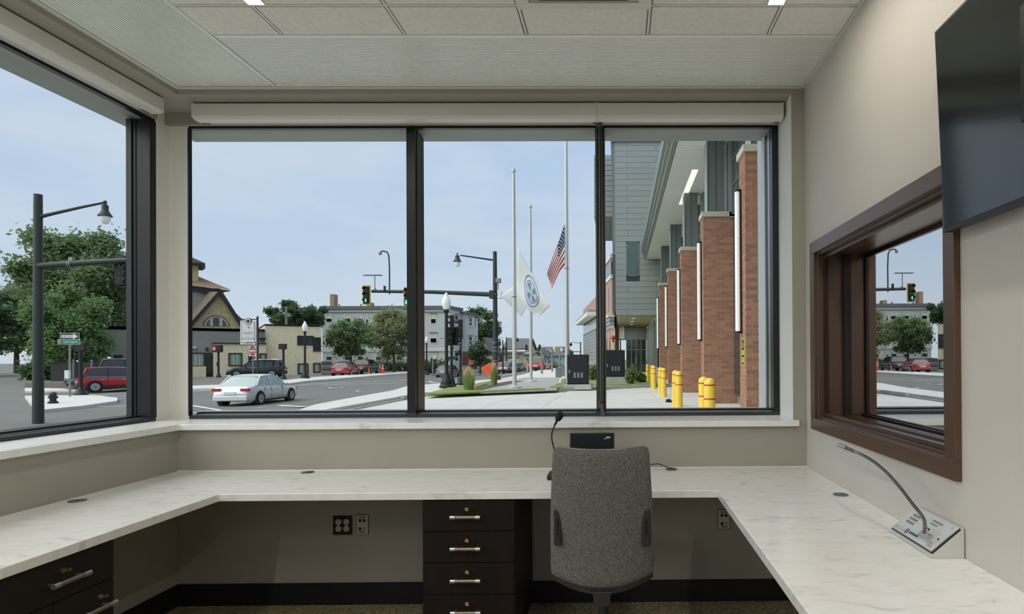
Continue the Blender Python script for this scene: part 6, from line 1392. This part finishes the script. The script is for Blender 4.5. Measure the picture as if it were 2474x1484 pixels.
# canted bay and receding right wing
def facet(x0, x1, d0, d1, yt, name, zsplit=True):
    a, c = A.p(x0, yt, d0), A.p(x1, yt, d1); zt = A.p(x0, yt).z; zm = A.p(x0, 846).z
    M = MB().add([Vector((a.x, a.y, zm)), Vector((c.x, c.y, zm)), Vector((c.x, c.y, zt)), Vector((a.x, a.y, zt)), Vector((a.x, a.y+.4, zm)), Vector((c.x, c.y+.4, zm)), Vector((c.x, c.y+.4, zt)), Vector((a.x, a.y+.4, zt))], [(0, 1, 2, 3), (5, 4, 7, 6), (0, 3, 7, 4), (1, 5, 6, 2), (3, 2, 6, 7), (0, 4, 5, 1)]); M.build(name, 'siding', A.T)
    M = MB().add([Vector((a.x, a.y, 0)), Vector((c.x, c.y, 0)), Vector((c.x, c.y, zm)), Vector((a.x, a.y, zm)), Vector((a.x, a.y+.4, 0)), Vector((c.x, c.y+.4, 0)), Vector((c.x, c.y+.4, zm)), Vector((a.x, a.y+.4, zm))], [(0, 1, 2, 3), (5, 4, 7, 6), (0, 3, 7, 4), (1, 5, 6, 2), (3, 2, 6, 7), (0, 4, 5, 1)]); M.build(name, 'siding_low', A.T)
    MB().bar(Vector((a.x, a.y, zt+.15)), Vector((c.x, c.y, zt+.15)), .7, .4).build('bay_cornice', 'roof_grey', A.T); MB().bar(Vector((a.x, a.y, zm)), Vector((c.x, c.y, zm)), .3, .2).build('belt_course', 'trim_white', A.T)
    return a, c
fs_ = [(1088, 1114, 0, 3.5, 746), (1113, 1131, 3.5, 3.2, 754), (1130, 1146, 3.2, 4.2, 757), (1145, 1153, 4.2, 7.5, 759)]
for x0, x1, d0, d1, yt in fs_: facet(x0, x1, d0, d1, yt, 'bay_wall')
def fwin(x0, x1, y0, y1, d):
    a, c = at(x0, y0, A.Y+d)-A.o, at(x1, y1, A.Y+d)-A.o; W_ = MB().box(a.x-.09, d-.12, c.z-.09, a.x, d, a.z+.09).box(c.x, d-.12, c.z-.09, c.x+.09, d, a.z+.09).box(a.x, d-.12, a.z, c.x, d, a.z+.12).box(a.x, d-.12, c.z-.12, c.x, d, c.z).box(a.x, d-.1, (a.z+c.z)/2-.04, c.x, d, (a.z+c.z)/2+.04).build('window', 'trim_white', A.T)
    MB().box(a.x, d-.06, c.z, c.x, d, a.z).build('pane', 'glass_dark', W_); MB().box(a.x-.2, d-.2, a.z+.12, c.x+.2, d, a.z+.3).build('hood', 'vent_grey', W_)
for y0, y1 in ((764, 782), (809, 828), (852, 872)): fwin(1100, 1108, y0, y1, 1.6); fwin(1134, 1141, y0+6, y1+5, 3.3); fwin(1146.5, 1149.5, y0+8, y1+7, 5.2)
# ---- houses down the street
def gable(label, Y, x0, x1, ye, yr, yb, wallm, roofm, ridge='x', group='houses down the street', wins=(), dep=9, zb=-1.0):
    Hh = Hs('house', label, Y, (x0+x1)/2, zb, group=group); Hh.box('walls', wallm, x0, x1, ye, yb, 0, dep, base=True)
    a, c = Hh.p(x0, ye), Hh.p(x1, ye); zr = Hh.p(x0, yr).z; m = MB()
    if ridge == 'x': m.prism([(-.5, a.z-.2), (dep/2, zr), (dep+.5, a.z-.2), (dep+.5, a.z-.4), (dep/2, zr-.25), (-.5, a.z-.4)], 'x', a.x-.4, c.x+.4).build('roof', roofm, Hh.T); MB().prism([(0, a.z), (dep/2, zr-.2), (dep, a.z)], 'x', a.x+.02, c.x-.02).build('gable_wall', wallm, Hh.T)
    else:
        xm = (a.x+c.x)/2; m.prism([(a.x-.5, a.z-.25), (xm, zr), (c.x+.5, a.z-.25), (c.x+.5, a.z-.5), (xm, zr-.3), (a.x-.5, a.z-.5)], 'y', -.5, dep).build('roof', roofm, Hh.T); MB().prism([(a.x, a.z), (xm, zr-.3), (c.x, a.z)], 'y', .02, dep).build('gable_wall', wallm, Hh.T)
    for w_ in wins: Hh.window(*w_, t=.12)
    return Hh
gable('cream house with a big grey roof behind the silver car', 104, 1213, 1269, 849, 815, 898, 'house_cream', 'roof_grey', wins=((1259, 1261, 859, 870),), dep=14)
gable('small cream gabled house behind the corner tree', 100, 1150, 1192, 866, 815, 896, 'house_cream', 'roof_grey', 'y', wins=((1162, 1166, 868, 876), (1172, 1176, 868, 876)))
h1_ = gable('pale blue house with front gable beyond the middle flagpole', 119.5, 1287, 1316, 858, 838, 890, 'house_blue', 'roof_grey', 'y', wins=((1297, 1299, 862, 869), (1301, 1303, 862, 869)))
h2_ = gable('long pale blue house with dormer beyond the grey utility boxes', 130, 1306, 1366, 857, 837, 892, 'house_blue', 'roof_grey', wins=((1312, 1314, 864, 868), (1338, 1341, 862, 866), (1354, 1358, 864, 869), (1325, 1328, 879, 883)))
h2_.box('dormer', 'trim_white', 1319, 1330, 846, 852, -.2, 3); h2_.box('dormer_window', 'glass_dark', 1322, 1327, 847.5, 851, -.25, 0); h1_.box('chimney', 'chimney', 1301, 1304, 835, 842, 3, 4)
gable('cream porch house at the foot of the grey roofed house', 98, 1268, 1284, 853, 847, 898, 'house_cream', 'roof_grey', wins=((1272, 1275, 861, 870),))
# distant signals, lamps and sign posts down the street
def far_pole(label, px_, Y, yt, yb, kind):
    p = at(px_, yb, Y); T = thing('far_street_pole', label, 'street pole', (p.x, Y, hgt(p.x, Y)-.05), 0, 'poles far down the street'); o_ = T.location; zt = at(px_, yt, Y).z-o_.z
    MB().cyl((0, 0, 0), (0, 0, zt), .11, .08, 10).build('pole', 'pole_black' if 'signal' in kind or 'lamp' in kind else 'galv', T)
    def r(x, y): return at(x, y, Y)-o_
    for k_ in kind.split('+'):
        if k_ == 'lampR': MB().tube([r(px_, yt+3), r(px_+24, yt+1)], .04, 6).build('lamp_arm', 'pole_black', T); MB().lathe([(.05, .3), (.12, .2), (.25, 0), (.12, -.3)], r(px_+26, yt+6), 10).build('lamp_head', 'pole_black', T)
        if k_ == 'lampL': MB().tube([r(px_, yt+4), r(px_-20, yt+1)], .04, 6).build('lamp_arm', 'pole_black', T); MB().lathe([(.05, .3), (.12, .2), (.25, 0), (.12, -.3)], r(px_-24, yt+6), 10).build('lamp_head', 'pole_black', T)
        if k_ == 'signalarmR':
            MB().tube([r(px_, 845), r(px_+50, 843)], .08, 6).build('signal_arm', 'pole_black', T)
            for x in (44, 76): MB().box(r(px_+x-2.5, 0).x, -.2, r(0, 853).z, r(px_+x+2.5, 0).x, .1, r(0, 840).z).build('signal_head', 'sign_black', T)
        if k_ == 'signalarmL':
            MB().tube([r(px_, 850), r(px_-44, 850)], .07, 6).build('signal_arm', 'pole_black', T); MB().box(r(px_-47, 0).x, -.2, r(0, 854).z, r(px_-41, 0).x, .1, r(0, 846).z).build('signal_head', 'cone_orange', T)
        if k_ == 'signals': MB().box(r(px_-4, 0).x, -.2, r(0, 855).z, r(px_-1, 0).x, .1, r(0, 845).z).box(r(px_+1, 0).x, -.2, r(0, 857).z, r(px_+3, 0).x, .1, r(0, 846).z).build('signal_head', 'sign_black', T)
        if k_ == 'plate': MB().box(r(px_-2.5, 0).x, -.05, r(0, yt+8).z, r(px_+2.5, 0).x, 0, r(0, yt).z).build('sign_plate', 'sign_white', T)
        if k_ == 'yellow': MB().box(r(px_-1, 0).x, -.07, r(0, yt+14).z, r(px_+4, 0).x, -.05, r(0, yt+7).z).build('sign_plate', 'signal_yellow', T)
        if k_ == 'globe': MB().ball((0, 0, zt), .3, 8).build('globe', 'globe', T)
far_pole('far black pole with lamp arm and signal arm in front of the grey roof', 1224, 92, 815, 878, 'lampR+signalarmR'); far_pole('far signal pole left of the silver car', 1215, 84, 822, 880, 'signals')
far_pole('far lamp pole with an orange lit signal arm right of the tall flagpole', 1403, 92, 826, 884, 'lampL+signalarmL'); far_pole('thin sign post in front of the red and black car', 1309, 52, 838, 902, 'plate'); far_pole('sign post with white and yellow plates near the grey utility boxes', 1334, 60, 843, 897, 'plate+yellow'); far_pole('thin grey sign post beside the long pale blue house', 1352, 70, 848, 890, 'plate')
far_pole('green street sign post in front of the apartment house', 1046, 72, 866, 898, 'plate')
T = thing('banner_sign', 'green and white banner with a black dot behind the silver car', 'sign', at(1238, 880, 103.88)); MB().box(-1.1, 0, 0, 1.1, .1, 1.2).build('board', 'sign_white', T); MB().box(-1.1, -.02, .95, 1.1, .02, 1.2).build('green_band', 'sign_green', T); MB().cyl((.1, -.04, .5), (.1, 0, .5), .2, n=14).build('black_dot', 'sign_black', T)
T = thing('corner_sign', 'small dark red and orange sign on the apartment house corner', 'sign', at(1126, 868, 84)); MB().cyl((0, .1, -4), (0, .1, .9), .06, n=8).build('post', 'galv', T); MB().box(-.5, 0, -.9, .35, .1, 1.0).build('board', 'maroon', T); MB().box(.35, -.05, -.6, .9, .05, .7).build('board', 'cone_orange', T)
YU = 76.0; p = at(692, 790, YU); T = thing('utility_pole', 'grey utility pole among the branches above the low building', 'pole', (p.x, YU, -.3)); MB().cyl((0, 0, 0), (0, 0, at(692, 741, YU).z+.3), .16, .12, 10).build('pole', 'galv', T); MB().cyl((.35, 0, at(692, 766, YU).z+.3), (.35, 0, at(692, 757, YU).z+.3), .22, n=12).build('transformer', 'galv', T)
